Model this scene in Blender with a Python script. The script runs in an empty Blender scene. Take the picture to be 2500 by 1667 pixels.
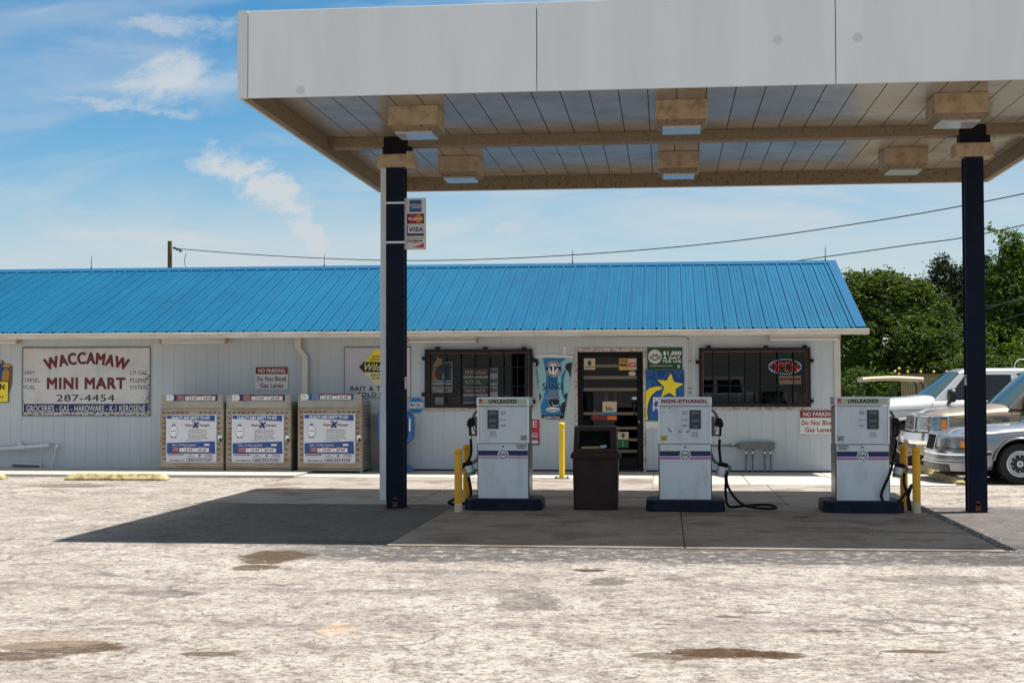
import bpy, bmesh, math, random
from mathutils import Vector, Matrix
from math import radians, sin, cos, pi, atan, tan, sqrt

SC = bpy.context.scene
COL = SC.collection
rnd = random.Random(7)

# ------------------------------------------------------------------ camera
FPX = 3472.2
YAW = atan(374 / FPX); PITCH = atan(107.5 / FPX); ROLL = 0.0021
FWD = Vector((-sin(YAW) * cos(PITCH), cos(YAW) * cos(PITCH), sin(PITCH)))
_r = Vector((cos(YAW), sin(YAW), 0)); _u = _r.cross(FWD)
RGT = _r * cos(ROLL) - _u * sin(ROLL)
UPV = _u * cos(ROLL) + _r * sin(ROLL)
EYE = Vector((0, 0, 1.5))
cd = bpy.data.cameras.new('camera'); cam = bpy.data.objects.new('camera', cd); COL.objects.link(cam)
M = Matrix((RGT, UPV, -FWD)).transposed().to_4x4(); M.translation = EYE
cam.matrix_world = M
cd.sensor_width = 36; cd.lens = 50; cd.clip_start = 0.1; cd.clip_end = 3000
SC.camera = cam

# ------------------------------------------------------------------ light
SX, SY = 0.324, 0.095                       # towards the sun: (SX, SY, 1)
SUNV = Vector((SX, SY, 1)).normalized()
sd = bpy.data.lights.new('sun', 'SUN'); sd.energy = 5.0; sd.angle = radians(0.5); sd.color = (1.0, 0.962, 0.915)
so = bpy.data.objects.new('sun', sd); COL.objects.link(so); so.location = (20, 8, 60)
so.rotation_euler = SUNV.to_track_quat('Z', 'Y').to_euler()

W = bpy.data.worlds.new('World'); SC.world = W; W.use_nodes = True
def build_world():
    nt = W.node_tree; N = nt.nodes; L = nt.links; N.clear()
    out = N.new('ShaderNodeOutputWorld'); bg = N.new('ShaderNodeBackground'); L.new(bg.outputs[0], out.inputs[0])
    bg.inputs[1].default_value = 0.068
    sky = N.new('ShaderNodeTexSky'); sky.sky_type = 'NISHITA'; sky.sun_disc = False
    sky.sun_elevation = math.asin(SUNV.z); sky.sun_rotation = math.atan2(SUNV.x, SUNV.y)
    sky.air_density = 1.0; sky.dust_density = 0.6; sky.ozone_density = 2.2; sky.altitude = 50
    hs = N.new('ShaderNodeHueSaturation'); hs.inputs['Saturation'].default_value = 1.42; hs.inputs['Hue'].default_value = 0.492; hs.inputs['Value'].default_value = 1.1
    L.new(sky.outputs[0], hs.inputs['Color'])
    tc = N.new('ShaderNodeTexCoord'); sp = N.new('ShaderNodeSeparateXYZ'); L.new(tc.outputs['Generated'], sp.inputs[0])
    def m(op, a, b=None, c=None, clamp=False):
        n = N.new('ShaderNodeMath'); n.operation = op; n.use_clamp = clamp
        for i, v in enumerate((a, b, c)):
            if v is None: continue
            if isinstance(v, (int, float)): n.inputs[i].default_value = v
            else: L.new(v, n.inputs[i])
        return n.outputs[0]
    ay = m('MAXIMUM', m('ABSOLUTE', sp.outputs[1]), 0.08)
    u = m('DIVIDE', sp.outputs[0], ay); v = m('DIVIDE', sp.outputs[2], ay)
    def noise(su, sv, sc, det, rough, dist, off=0.0, rot=0.0):
        cu, su_ = cos(rot), sin(rot)
        uu = m('ADD', m('MULTIPLY', u, cu), m('MULTIPLY', v, su_))
        vv = m('ADD', m('MULTIPLY', u, -su_), m('MULTIPLY', v, cu))
        cb = N.new('ShaderNodeCombineXYZ'); L.new(m('MULTIPLY', uu, su), cb.inputs[0]); L.new(m('MULTIPLY', vv, sv), cb.inputs[1]); cb.inputs[2].default_value = off
        n = N.new('ShaderNodeTexNoise'); L.new(cb.outputs[0], n.inputs['Vector'])
        n.inputs['Scale'].default_value = sc; n.inputs['Detail'].default_value = det
        n.inputs['Roughness'].default_value = rough; n.inputs['Distortion'].default_value = dist
        return n.outputs['Fac']
    def mr(x, a, b, c=0.0, d=1.0):
        n = N.new('ShaderNodeMapRange'); n.interpolation_type = 'SMOOTHSTEP'
        L.new(x, n.inputs[0]); n.inputs[1].default_value = a; n.inputs[2].default_value = b; n.inputs[3].default_value = c; n.inputs[4].default_value = d
        return n.outputs[0]
    WU = [None]
    def blob(px, py, rx, ry, ang, soft=0.5):
        if WU[0] is None:
            WU[0] = (m('MULTIPLY', m('SUBTRACT', noise(7, 10, 2.0, 8, .7, .3, 21.0), 0.5), 0.075), m('MULTIPLY', m('SUBTRACT', noise(7, 10, 2.0, 8, .7, .3, 31.0), 0.5), 0.045))
        u_, v_ = m('ADD', u, WU[0][0]), m('ADD', v, WU[0][1])
        cu0, cv0 = (px - 1624) / FPX, (940 - py) / FPX
        ca, sa = cos(ang), sin(ang)
        du = m('SUBTRACT', u_, cu0); dv = m('SUBTRACT', v_, cv0)
        a = m('DIVIDE', m('ADD', m('MULTIPLY', du, ca), m('MULTIPLY', dv, sa)), rx / FPX)
        b = m('DIVIDE', m('ADD', m('MULTIPLY', du, -sa), m('MULTIPLY', dv, ca)), ry / FPX)
        r = m('SQRT', m('ADD', m('MULTIPLY', a, a), m('MULTIPLY', b, b)))
        return mr(r, 1.35, 0.0, 0, 1)
    streak = noise(3.0, 17.0, 1.6, 7, 0.62, 0.5, 1.0, -0.06)
    streak2 = noise(2.0, 9.0, 1.3, 5, 0.55, 0.8, 4.0, 0.08)
    fine = noise(9.0, 22.0, 3.2, 8, 0.68, 0.8, 9.0, 0.35)
    puff = noise(9.0, 12.0, 1.8, 9, 0.66, 0.5, 13.0, -0.6)
    veil = m('MULTIPLY', mr(streak, 0.45, 0.72), 0.42)
    veil = m('ADD', veil, m('MULTIPLY', mr(streak2, 0.44, 0.70), 0.34))
    lowness = mr(v, 0.20, 0.04, 0.0, 0.55)
    veil = m('ADD', veil, m('MULTIPLY', lowness, m('ADD', 0.35, m('MULTIPLY', streak2, 0.8))))
    edge = m('ADD', m('MULTIPLY', m('SUBTRACT', fine, 0.5), 1.8), m('ADD', 0.15, m('MULTIPLY', puff, 1.5)))
    def cl(b, tex, lo, hi, amt): return m('MULTIPLY', mr(m('MULTIPLY', b, tex), lo, hi), amt)
    c1 = cl(blob(370, 165, 190, 95, 0.25), m('ADD', -0.35, m('MULTIPLY', fine, 2.6)), 0.25, 1.05, 0.8)
    c2 = cl(blob(610, 425, 200, 75, -0.55), edge, 0.28, 0.75, 0.95)
    c3 = cl(blob(720, 540, 150, 42, -0.95), edge, 0.25, 0.75, 0.9)
    c4 = cl(blob(500, 400, 120, 40, -0.15), edge, 0.3, 0.9, 0.7)
    c5 = cl(blob(1230, 560, 110, 26, 0.25), edge, 0.3, 0.9, 0.55)
    c6 = cl(blob(330, 560, 420, 22, -0.03), edge, 0.3, 1.0, 0.6)
    c7 = cl(blob(250, 235, 330, 20, -0.12), edge, 0.3, 1.0, 0.45)
    c8 = cl(blob(420, 30, 300, 45, -0.05), edge, 0.3, 1.0, 0.5)
    tot = veil
    for c in (c1, c2, c3, c4, c5, c6, c7, c8): tot = m('ADD', tot, m('MULTIPLY', c, m('SUBTRACT', 1.0, tot, None, True)))
    tot = m('MAXIMUM', m('MINIMUM', tot, 0.93), m('MULTIPLY', mr(v, 0.31, 0.6), mr(v, 6.0, 1.2, 0.3, 0.85)))  # pale veil added above the view to take the blue out of the shade
    mix = N.new('ShaderNodeMix'); mix.data_type = 'RGBA'; L.new(tot, mix.inputs['Factor']); L.new(hs.outputs[0], mix.inputs[6])
    mix.inputs[7].default_value = (5.6, 6.0, 6.3, 1)
    L.new(mix.outputs[2], bg.inputs[0])
build_world()
SC.view_settings.view_transform = 'Standard'; SC.view_settings.look = 'None'
SC.view_settings.exposure = 0.72; SC.view_settings.gamma = 1
SC.render.resolution_x = 1024; SC.render.resolution_y = 682
SC.cycles.max_bounces = 6; SC.cycles.diffuse_bounces = 3; SC.cycles.glossy_bounces = 3; SC.cycles.transparent_max_bounces = 8

# ------------------------------------------------------------------ photo measuring helpers (metres from photo marks at real planes)
FR = {1: (0, 780, 3.7333), 2: (380, 800, 3.4851), 3: (850, 780, 3.136), 4: (1250, 800, 3.266), 5: (1550, 800, 3.266),
      6: (1950, 850, 3.4836), 7: (570, 0, 2.45), 8: (1500, 0, 2.352), 'a': (380, 940, 6.532), 'b': (1020, 840, 7.84),
      'c': (1300, 840, 6.033), 'e': (1560, 840, 7.125), 'f': (1120, 960, 5.227), 'g': (1570, 960, 5.227), 'h': (930, 440, 7.84),
      'k': (2050, 520, 3.6467), 'm': (2150, 880, 4.9), 'n': (1900, 580, 5.6), 'o': (0, 820, 4.3556), 'p': (840, 840, 4.3556),
      'd': (0, 0, 0.9408), 's': (0, 0, 1.0)}
def ray(k, x, y):
    ox, oy, s = FR[k]; px = ox + x / s; py = oy + y / s
    return RGT * ((px - 1250) / FPX) + UPV * ((833.5 - py) / FPX) + FWD
def at(k, x, y, Y):
    d = ray(k, x, y); p = EYE + d * (Y / d.y); return (p.x, p.z)
def gnd(k, x, y, Z=0.0):
    d = ray(k, x, y); p = EYE + d * ((Z - 1.5) / d.z); return (p.x, p.y)

# ------------------------------------------------------------------ materials
def mat(name, col, rough=0.5, metal=0.0, var=0.0, vscale=2.0, vcol=None, bump=0.0, bscale=60.0, spec=0.5, coat=0.0,
        vlo=0.4, vhi=0.65, stretch=(1, 1, 1), emit=0.0, trans=0.0):
    m = bpy.data.materials.new(name); m.use_nodes = True; nt = m.node_tree; N = nt.nodes; L = nt.links
    b = N['Principled BSDF']; b.inputs['Base Color'].default_value = (*col, 1); b.inputs['Roughness'].default_value = rough
    b.inputs['Metallic'].default_value = metal; b.inputs['Specular IOR Level'].default_value = spec; b.inputs['Coat Weight'].default_value = coat
    if coat: b.inputs['Coat Roughness'].default_value = 0.04
    if emit: b.inputs['Emission Color'].default_value = (*col, 1); b.inputs['Emission Strength'].default_value = emit
    if trans: b.inputs['Transmission Weight'].default_value = trans
    if var or bump:
        tc = N.new('ShaderNodeNewGeometry'); mp = N.new('ShaderNodeMapping'); mp.inputs['Scale'].default_value = stretch
        L.new(tc.outputs['Position'], mp.inputs[0])
    if var:
        n = N.new('ShaderNodeTexNoise'); n.inputs['Scale'].default_value = vscale; n.inputs['Detail'].default_value = 6; n.inputs['Roughness'].default_value = 0.65
        L.new(mp.outputs[0], n.inputs['Vector'])
        r = N.new('ShaderNodeMapRange'); r.inputs[1].default_value = vlo; r.inputs[2].default_value = vhi; r.inputs[3].default_value = 0; r.inputs[4].default_value = var
        L.new(n.outputs['Fac'], r.inputs[0])
        x = N.new('ShaderNodeMix'); x.data_type = 'RGBA'; L.new(r.outputs[0], x.inputs['Factor'])
        x.inputs[6].default_value = (*col, 1); vc = vcol or tuple(c * 0.5 for c in col); x.inputs[7].default_value = (*vc, 1)
        L.new(x.outputs[2], b.inputs['Base Color'])
    if bump:
        n2 = N.new('ShaderNodeTexNoise'); n2.inputs['Scale'].default_value = bscale; n2.inputs['Detail'].default_value = 4
        L.new(mp.outputs[0], n2.inputs['Vector'])
        bp = N.new('ShaderNodeBump'); bp.inputs['Strength'].default_value = bump; bp.inputs['Distance'].default_value = 0.01
        L.new(n2.outputs['Fac'], bp.inputs['Height']); L.new(bp.outputs[0], b.inputs['Normal'])
    return m

def node_kit(m):
    nt = m.node_tree; N = nt.nodes; L = nt.links
    def mt(op, a, b=None, clamp=False):
        n = N.new('ShaderNodeMath'); n.operation = op; n.use_clamp = clamp
        for i, v in enumerate((a, b)):
            if v is None: continue
            if isinstance(v, (int, float)): n.inputs[i].default_value = v
            else: L.new(v, n.inputs[i])
        return n.outputs[0]
    def noise(vec, sc, det=4, rough=0.6, dist=0.0):
        n = N.new('ShaderNodeTexNoise'); L.new(vec, n.inputs['Vector']); n.inputs['Scale'].default_value = sc
        n.inputs['Detail'].default_value = det; n.inputs['Roughness'].default_value = rough; n.inputs['Distortion'].default_value = dist
        return n.outputs['Fac']
    def mr(x, a, b, c=0.0, d=1.0, smooth=True):
        n = N.new('ShaderNodeMapRange'); n.interpolation_type = 'SMOOTHSTEP' if smooth else 'LINEAR'
        L.new(x, n.inputs[0])
        for i, v in enumerate((a, b, c, d)): n.inputs[i + 1].default_value = v
        return n.outputs[0]
    def mix(f, a, b):
        n = N.new('ShaderNodeMix'); n.data_type = 'RGBA'
        if isinstance(f, (int, float)): n.inputs['Factor'].default_value = f
        else: L.new(f, n.inputs['Factor'])
        for i, v in ((6, a), (7, b)):
            if isinstance(v, tuple): n.inputs[i].default_value = (*v, 1)
            else: L.new(v, n.inputs[i])
        return n.outputs[2]
    return N, L, mt, noise, mr, mix

def asphalt_mat():
    m = mat('weathered_asphalt', (0.4, 0.38, 0.36), 0.9, spec=0.15)
    N, L, mt, noise, mr, mix = node_kit(m); b = N['Principled BSDF']
    tc = N.new('ShaderNodeTexCoord'); P = tc.outputs['Object']; sp = N.new('ShaderNodeSeparateXYZ'); L.new(P, sp.inputs[0]); X, Y = sp.outputs[0], sp.outputs[1]
    big = noise(P, 0.35, 5, 0.6, 0.4); mid = noise(P, 2.2, 6, 0.7, 0.3); sm = noise(P, 22, 5, 0.75, 0.2); tiny = noise(P, 75, 3, 0.7)
    col = mix(mr(big, 0.35, 0.68), (0.43, 0.385, 0.335), (0.34, 0.30, 0.258))
    col = mix(mt('MULTIPLY', mr(mid, 0.42, 0.66), 0.6), col, (0.20, 0.168, 0.14))
    # aggregate speckle, denser where the surface is worn
    thr = mt('ADD', mr(sm, 0.46, 0.60), mt('MULTIPLY', mr(mid, 0.45, 0.7), 0.25))
    spk = mt('MULTIPLY', thr, mr(tiny, 0.36, 0.56), True)
    col = mix(mt('MULTIPLY', spk, 0.85), col, (0.075, 0.068, 0.064))
    col = mix(mt('MULTIPLY', mr(tiny, 0.60, 0.72), 0.5), col, (0.50, 0.47, 0.43))
    pch = noise(P, 0.9, 6, 0.75, 0.8)
    col = mix(mt('MULTIPLY', mr(pch, 0.50, 0.62), 0.5), col, (0.19, 0.165, 0.145))
    sm2 = noise(P, 8.5, 7, 0.72, 0.3)
    col = mix(mt('MULTIPLY', mr(sm2, 0.52, 0.60), mt('ADD', 0.5, mt('MULTIPLY', mr(mid, .4, .65), .35))), col, (0.12, 0.10, 0.088))
    col = mix(mt('MULTIPLY', mr(sm2, 0.44, 0.36), 0.5), col, (0.45, 0.41, 0.37))
    vo = N.new('ShaderNodeTexVoronoi'); L.new(P, vo.inputs['Vector']); vo.inputs['Scale'].default_value = 34
    pit = mt('MULTIPLY', mr(vo.outputs['Distance'], 0.24, 0.12), mr(noise(P, 9, 3, .6), 0.47, 0.58))
    col = mix(mt('MULTIPLY', pit, 0.8), col, (0.075, 0.068, 0.062))
    # dark patched band along the concrete edge
    wob = mt('MULTIPLY', mt('SUBTRACT', noise(P, 0.8, 5, .7), 0.5), 1.3)
    yy = mt('ADD', Y, wob)
    band = mt('MULTIPLY', mr(yy, 12.0, 12.25), mr(yy, 13.9, 13.5))
    band = mt('MULTIPLY', band, mr(X, -4.4, -2.6)); band = mt('MULTIPLY', band, mr(noise(P, 7, 6, .75), 0.36, 0.52))
    col = mix(mt('MULTIPLY', band, 0.95), col, (0.07, 0.066, 0.064))
    # canopy shade deepened in the asphalt colour around the island
    canopy_shade = mt('MULTIPLY', mt('MULTIPLY', mr(X, -6.4, -5.0), mr(X, 5.8, 4.6)), mt('MULTIPLY', mr(Y, 12.9, 13.6), mr(Y, 18.4, 17.6)))
    col = mix(mt('MULTIPLY', canopy_shade, 0.72), col, (0.055, 0.053, 0.053))
    # thin wandering cracks
    cr = N.new('ShaderNodeTexVoronoi'); cr.feature = 'DISTANCE_TO_EDGE'; cr.inputs['Scale'].default_value = 0.42
    vm = N.new('ShaderNodeVectorMath'); vm.operation = 'ADD'; nz = N.new('ShaderNodeTexNoise'); nz.inputs['Scale'].default_value = 1.5; nz.inputs['Detail'].default_value = 6; L.new(P, nz.inputs['Vector'])
    sc = N.new('ShaderNodeVectorMath'); sc.operation = 'SCALE'; sc.inputs['Scale'].default_value = 1.1; L.new(nz.outputs['Color'], sc.inputs[0])
    L.new(P, vm.inputs[0]); L.new(sc.outputs[0], vm.inputs[1]); L.new(vm.outputs[0], cr.inputs['Vector'])
    crk = mt('MULTIPLY', mr(cr.outputs['Distance'], 0.012, 0.003), mr(noise(P, 0.6, 3, .6), 0.46, 0.56))
    col = mix(mt('MULTIPLY', crk, 0.85), col, (0.12, 0.11, 0.10))
    # oil and clay stains at their own places
    w1 = mt('MULTIPLY', mt('SUBTRACT', noise(P, 3.5, 6, .7), 0.5), 1.5)
    def stain(px, py, rx, ry, c, amt, tex=9.0):
        nonlocal col
        cx, cy = gnd('s', px, py)
        dx = mt('DIVIDE', mt('SUBTRACT', X, cx), rx); dy = mt('DIVIDE', mt('SUBTRACT', Y, cy), ry)
        r = mt('ADD', mt('SQRT', mt('ADD', mt('MULTIPLY', dx, dx), mt('MULTIPLY', dy, dy))), w1)
        f = mt('MULTIPLY', mr(r, 1.0, 0.84), mr(noise(P, tex, 4, .7), 0.32, 0.52, 0.72, 1.0))
        col = mix(mt('MULTIPLY', f, amt), col, c)
    br = (0.050, 0.026, 0.008); gr = (0.05, 0.045, 0.043)
    stain(670, 1358, 0.34, 0.55, br, 0.85); stain(622, 1385, 0.22, 0.22, br, 0.8)
    stain(1437, 1392, 0.17, 0.10, br, 0.95, 3); stain(1770, 1594, 0.36, 0.16, br, 0.95, 5); stain(1870, 1597, 0.22, 0.13, br, 0.9, 4)
    stain(1640, 1600, 0.25, 0.12, br, 0.6); stain(150, 1578, 0.38, 0.22, br, 0.85); stain(20, 1600, 0.3, 0.15, br, 0.8); stain(60, 1565, 0.5, 0.3, (0.25, 0.19, 0.14), 0.5)
    stain(170, 1185, 0.7, 0.45, br, 0.55); stain(2240, 1590, 0.22, 0.06, br, 0.75); stain(510, 1596, 0.16, 0.07, br, 0.7)
    stain(1775, 1505, 0.11, 0.05, gr, 0.8, 3); stain(1835, 1494, 0.14, 0.06, br, 0.6); stain(1620, 1523, 0.09, 0.04, br, 0.6, 3)
    stain(1490, 1420, 0.16, 0.25, gr, 0.6); stain(1290, 1470, 0.25, 0.4, gr, 0.5); stain(400, 1448, 0.35, 0.18, gr, 0.5)
    stain(2300, 1415, 0.6, 0.3, gr, 0.5); stain(1650, 1414, 0.10, 0.06, br, 0.5); stain(2030, 1540, 0.16, 0.05, br, 0.6)
    stain(2440, 1365, 0.7, 0.3, gr, 0.55); stain(1090, 1395, .5, .15, gr, .4); stain(820, 1535, 0.12, 0.25, (0.62, 0.42, 0.24), 0.35)
    sp2 = noise(P, 13, 6, .75, .2); col = mix(mt('MULTIPLY', mr(sp2, .54, .62), .55), col, (0.085, 0.07, 0.058)); col = mix(mt('MULTIPLY', mr(noise(P, 30, 4, .7), .60, .68), .4), col, (0.40, 0.36, 0.31))
    # faint tyre sweeps: long arcs of darker rubbing
    for cx_, cy_, r0, am in ((-3.0, 30.5, 20.2, .35), (-3.0, 30.5, 21.7, .3), (9.0, 2.0, 8.1, .35), (9.0, 2.0, 9.5, .3)):
        dx = mt('SUBTRACT', X, cx_); dy = mt('SUBTRACT', Y, cy_); rd = mt('ABSOLUTE', mt('SUBTRACT', mt('ADD', mt('SQRT', mt('ADD', mt('MULTIPLY', dx, dx), mt('MULTIPLY', dy, dy))), mt('MULTIPLY', w1, .12)), r0))
        col = mix(mt('MULTIPLY', mt('MULTIPLY', mr(rd, .20, .02), mr(noise(P, 2.6, 5, .7), .42, .62)), am + .2), col, (0.10, 0.09, 0.085))
    L.new(col, b.inputs['Base Color'])
    bp = N.new('ShaderNodeBump'); bp.inputs['Strength'].default_value = 0.55; bp.inputs['Distance'].default_value = 0.012
    L.new(mt('ADD', mt('MULTIPLY', sm, 0.8), mt('SUBTRACT', mt('MULTIPLY', tiny, 0.6), mt('MULTIPLY', pit, 0.7))), bp.inputs['Height']); L.new(bp.outputs[0], b.inputs['Normal'])
    return m

def concrete_mat(name, c1, c2, stains=True):
    m = mat(name, c1, 0.85, spec=0.2)
    N, L, mt, noise, mr, mix = node_kit(m); b = N['Principled BSDF']
    tc = N.new('ShaderNodeTexCoord'); P = tc.outputs['Object']
    mp = N.new('ShaderNodeMapping'); mp.inputs['Scale'].default_value = (0.5, 1.6, 1); L.new(P, mp.inputs[0])
    big = noise(P, 0.7, 6, .65, .5); st = noise(mp.outputs[0], 2.4, 6, .7, .6); fine = noise(P, 40, 4, .7)
    col = mix(mr(big, .35, .7), c1, c2)
    if stains:
        col = mix(mt('MULTIPLY', mr(st, .5, .72), .6), col, tuple(c * .42 for c in c1))
        col = mix(mt('MULTIPLY', mr(noise(P, 1.3, 5, .65), .50, .62), .6), col, (0.12, 0.08, 0.05))
        col = mix(mt('MULTIPLY', mr(noise(mp.outputs[0], 6.0, 5, .7), .52, .66), .45), col, (0.10, 0.08, 0.065))
    col = mix(mt('MULTIPLY', mr(fine, .55, .72), .3), col, tuple(c * .5 for c in c1))
    L.new(col, b.inputs['Base Color'])
    bp = N.new('ShaderNodeBump'); bp.inputs['Strength'].default_value = 0.25; bp.inputs['Distance'].default_value = 0.005
    L.new(fine, bp.inputs['Height']); L.new(bp.outputs[0], b.inputs['Normal'])
    return m

def peeling_sign_mat():
    m = mat('peeling_sign_paint', (0.62, 0.61, 0.60), 0.5)
    N, L, mt, noise, mr, mix = node_kit(m); b = N['Principled BSDF']
    tc = N.new('ShaderNodeTexCoord'); P = tc.outputs['Object']; G = N.new('ShaderNodeSeparateXYZ'); L.new(tc.outputs['Generated'], G.inputs[0])
    x, z = G.outputs[0], G.outputs[2]
    e = mt('MAXIMUM', mr(x, 0.90, 1.0, 0, .17, False), mr(x, 0.05, 0.0, 0, .13, False))
    e = mt('MAXIMUM', mt('MULTIPLY', e, mr(z, 0.75, 0.55)), mr(z, 0.09, 0.0, 0, .16, False))
    e = mt('ADD', e, mr(z, 0.5, 0.1, 0, .035, False))
    n = mt('ADD', noise(P, 26, 7, .75, .6), e)
    f = mr(n, .655, .675)
    col = mix(f, mix(mr(noise(P, 3, 4), .4, .7), (0.60, 0.59, 0.58), (0.50, 0.49, 0.48)), (0.10, 0.085, 0.08))
    L.new(col, b.inputs['Base Color'])
    return m

def leaf_mat(name, c1, c2, tr=0.35):
    m = bpy.data.materials.new(name); m.use_nodes = True; N, L, mt, noise, mr, mix = node_kit(m)
    b = N['Principled BSDF']; out = N['Material Output']; b.inputs['Roughness'].default_value = 0.6; b.inputs['Specular IOR Level'].default_value = 0.3
    tc = N.new('ShaderNodeTexCoord')
    col = mix(mr(noise(tc.outputs['Object'], 1.3, 4, .7), .35, .68), c1, c2)
    col = mix(mt('MULTIPLY', mr(noise(tc.outputs['Object'], 14, 2, .6), .5, .7), .6), col, tuple(min(1, c * 1.9) for c in c2))
    L.new(col, b.inputs['Base Color'])
    t = N.new('ShaderNodeBsdfTranslucent'); hsv = N.new('ShaderNodeHueSaturation'); hsv.inputs['Value'].default_value = 1.6; hsv.inputs['Saturation'].default_value = 1.1
    L.new(col, hsv.inputs['Color']); L.new(hsv.outputs[0], t.inputs[0])
    ms = N.new('ShaderNodeMixShader'); ms.inputs[0].default_value = tr; L.new(b.outputs[0], ms.inputs[1]); L.new(t.outputs[0], ms.inputs[2]); L.new(ms.outputs[0], out.inputs[0])
    return m

def pane_mat():
    m = bpy.data.materials.new('window_glass'); m.use_nodes = True; N = m.node_tree.nodes; L = m.node_tree.links
    N.remove(N['Principled BSDF']); out = N['Material Output']
    tr = N.new('ShaderNodeBsdfTransparent'); tr.inputs[0].default_value = (0.75, 0.77, 0.77, 1)
    gl = N.new('ShaderNodeBsdfGlossy'); gl.inputs['Roughness'].default_value = 0.01; gl.inputs[0].default_value = (0.9, 0.95, 1, 1)
    lw = N.new('ShaderNodeFresnel'); lw.inputs[0].default_value = 1.38
    ms = N.new('ShaderNodeMixShader'); L.new(lw.outputs[0], ms.inputs[0]); L.new(tr.outputs[0], ms.inputs[1]); L.new(gl.outputs[0], ms.inputs[2]); L.new(ms.outputs[0], out.inputs[0])
    return m

MT = {}
def mk(key, *a, **k): MT[key] = mat(key, *a, **k); return MT[key]
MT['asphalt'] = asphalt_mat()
MT['concrete'] = concrete_mat('stained_concrete', (0.30, 0.25, 0.20), (0.21, 0.172, 0.135))
MT['apron'] = concrete_mat('worn_concrete', (0.33, 0.29, 0.25), (0.26, 0.225, 0.19)); MT['walk'] = concrete_mat('pale_concrete', (0.46, 0.425, 0.375), (0.40, 0.365, 0.32), False)
MT['peel'] = peeling_sign_mat(); MT['pane'] = pane_mat()
mk('joint', (0.05, 0.045, 0.04), 0.95)
mk('grass', (0.06, 0.11, 0.02), 0.9, var=.8, vscale=3, vcol=(0.12, 0.14, 0.04), bump=.6, bscale=30)
mk('siding', (0.51, 0.545, 0.57), 0.65, var=.35, vscale=1.6, vcol=(0.41, 0.44, 0.46), bump=.25, bscale=35, stretch=(1, 1, .12), spec=.3)
mk('trim_white', (0.60, 0.58, 0.54), 0.5, var=.5, vscale=3, vcol=(0.44, 0.39, 0.33))
mk('door_trim', (0.52, 0.47, 0.42), 0.7, var=.85, vscale=16, vcol=(0.22, 0.15, 0.11), vlo=.48, vhi=.6)
mk('gutter', (0.60, 0.57, 0.51), 0.45, var=.5, vscale=5, vcol=(0.36, 0.30, 0.22), stretch=(.6, 1, 3))
mk('foundation', (0.05, 0.045, 0.04), 0.9)
def roof_mat():
    m = mat('roof_blue', (0.004, 0.09, 0.18), 0.55, spec=.12); N, L, mt, noise, mr, mix = node_kit(m); b = N['Principled BSDF']
    g_ = N.new('ShaderNodeNewGeometry'); P = g_.outputs['Position']; sp = N.new('ShaderNodeSeparateXYZ'); L.new(P, sp.inputs[0])
    sh = N.new('ShaderNodeTexWhiteNoise'); sh.noise_dimensions = '1D'; L.new(mt('FLOOR', mt('DIVIDE', sp.outputs[0], 0.9144)), sh.inputs['W'])
    mp = N.new('ShaderNodeMapping'); mp.inputs['Scale'].default_value = (3, .35, .35); L.new(P, mp.inputs[0])
    col = mix(sh.outputs['Value'], (0.0008, 0.078, 0.158), (0.0015, 0.092, 0.180))
    col = mix(mt('MULTIPLY', mr(noise(mp.outputs[0], 2.2, 6, .65), .42, .7), .6), col, (0.004, 0.11, 0.195)); col = mix(mt('MULTIPLY', mr(noise(P, .6, 4, .6), .5, .7), .35), col, (0.004, 0.062, 0.135))
    L.new(col, b.inputs['Base Color']); return m
MT['roof_blue'] = roof_mat()
mk('roof_trim', (0.002, 0.08, 0.18), 0.5, spec=.15)
mk('screw', (0.02, 0.06, 0.12), 0.5)
mk('fascia', (0.71, 0.73, 0.73), 0.45, var=.55, vscale=2.2, vcol=(0.63, 0.635, 0.615), spec=.35, stretch=(1, 1, .12), bump=.12, bscale=1.3)
mk('fascia_return', (0.62, 0.61, 0.60), 0.45, var=.3, vscale=1.5)
mk('soffit', (0.33, 0.285, 0.23), 0.25, var=.9, vscale=1.3, vcol=(0.17, 0.12, 0.07), spec=.55, vlo=.45, vhi=.75)
mk('beam', (0.24, 0.185, 0.12), 0.65, spec=.2, var=.9, vscale=30, vcol=(0.06, 0.04, 0.02), vlo=.54, vhi=.66)
mk('light_box', (0.44, 0.34, 0.22), 0.55, var=.9, vscale=7, vcol=(0.20, 0.125, 0.06), vlo=.46, vhi=.72)
mk('lens', (0.42, 0.45, 0.48), 0.15, spec=.7)
mk('post_navy', (0.0025, 0.006, 0.019), 0.6, spec=.16, var=.5, vscale=4, vcol=(0.008, 0.012, 0.026), bump=.08, bscale=15)
mk('rust', (0.12, 0.05, 0.025), 0.85, var=.5, vscale=20)
mk('pvc', (0.60, 0.62, 0.64), 0.5, var=.4, vscale=4, vcol=(0.45, 0.46, 0.45))
mk('grey_metal', (0.17, 0.175, 0.17), 0.6, metal=.2, var=.5, vscale=10)
mk('pump_white', (0.72, 0.75, 0.78), 0.45, var=.75, vscale=5, vcol=(0.52, 0.51, 0.49), spec=.3, vlo=.48, vhi=.72, stretch=(1, 1, .35))
mk('pump_side', (0.10, 0.085, 0.075), 0.3, metal=.6, var=.4, vscale=3)
mk('chrome', (0.75, 0.76, 0.78), 0.15, metal=1)
mk('alu', (0.62, 0.64, 0.66), 0.35, metal=.85)
mk('base_navy', (0.004, 0.007, 0.022), 0.55, spec=.22, var=.5, vscale=12, vcol=(0.02, 0.022, 0.034), bump=.2)
mk('navy', (0.008, 0.012, 0.09), 0.4); mk('pink', (0.50, 0.14, 0.36), 0.4); mk('faded_pink', (0.55, 0.33, 0.42), 0.4)
mk('black', (0.004, 0.004, 0.005), 0.5, spec=.2); mk('rubber', (0.005, 0.005, 0.006), 0.6, spec=.2)
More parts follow.
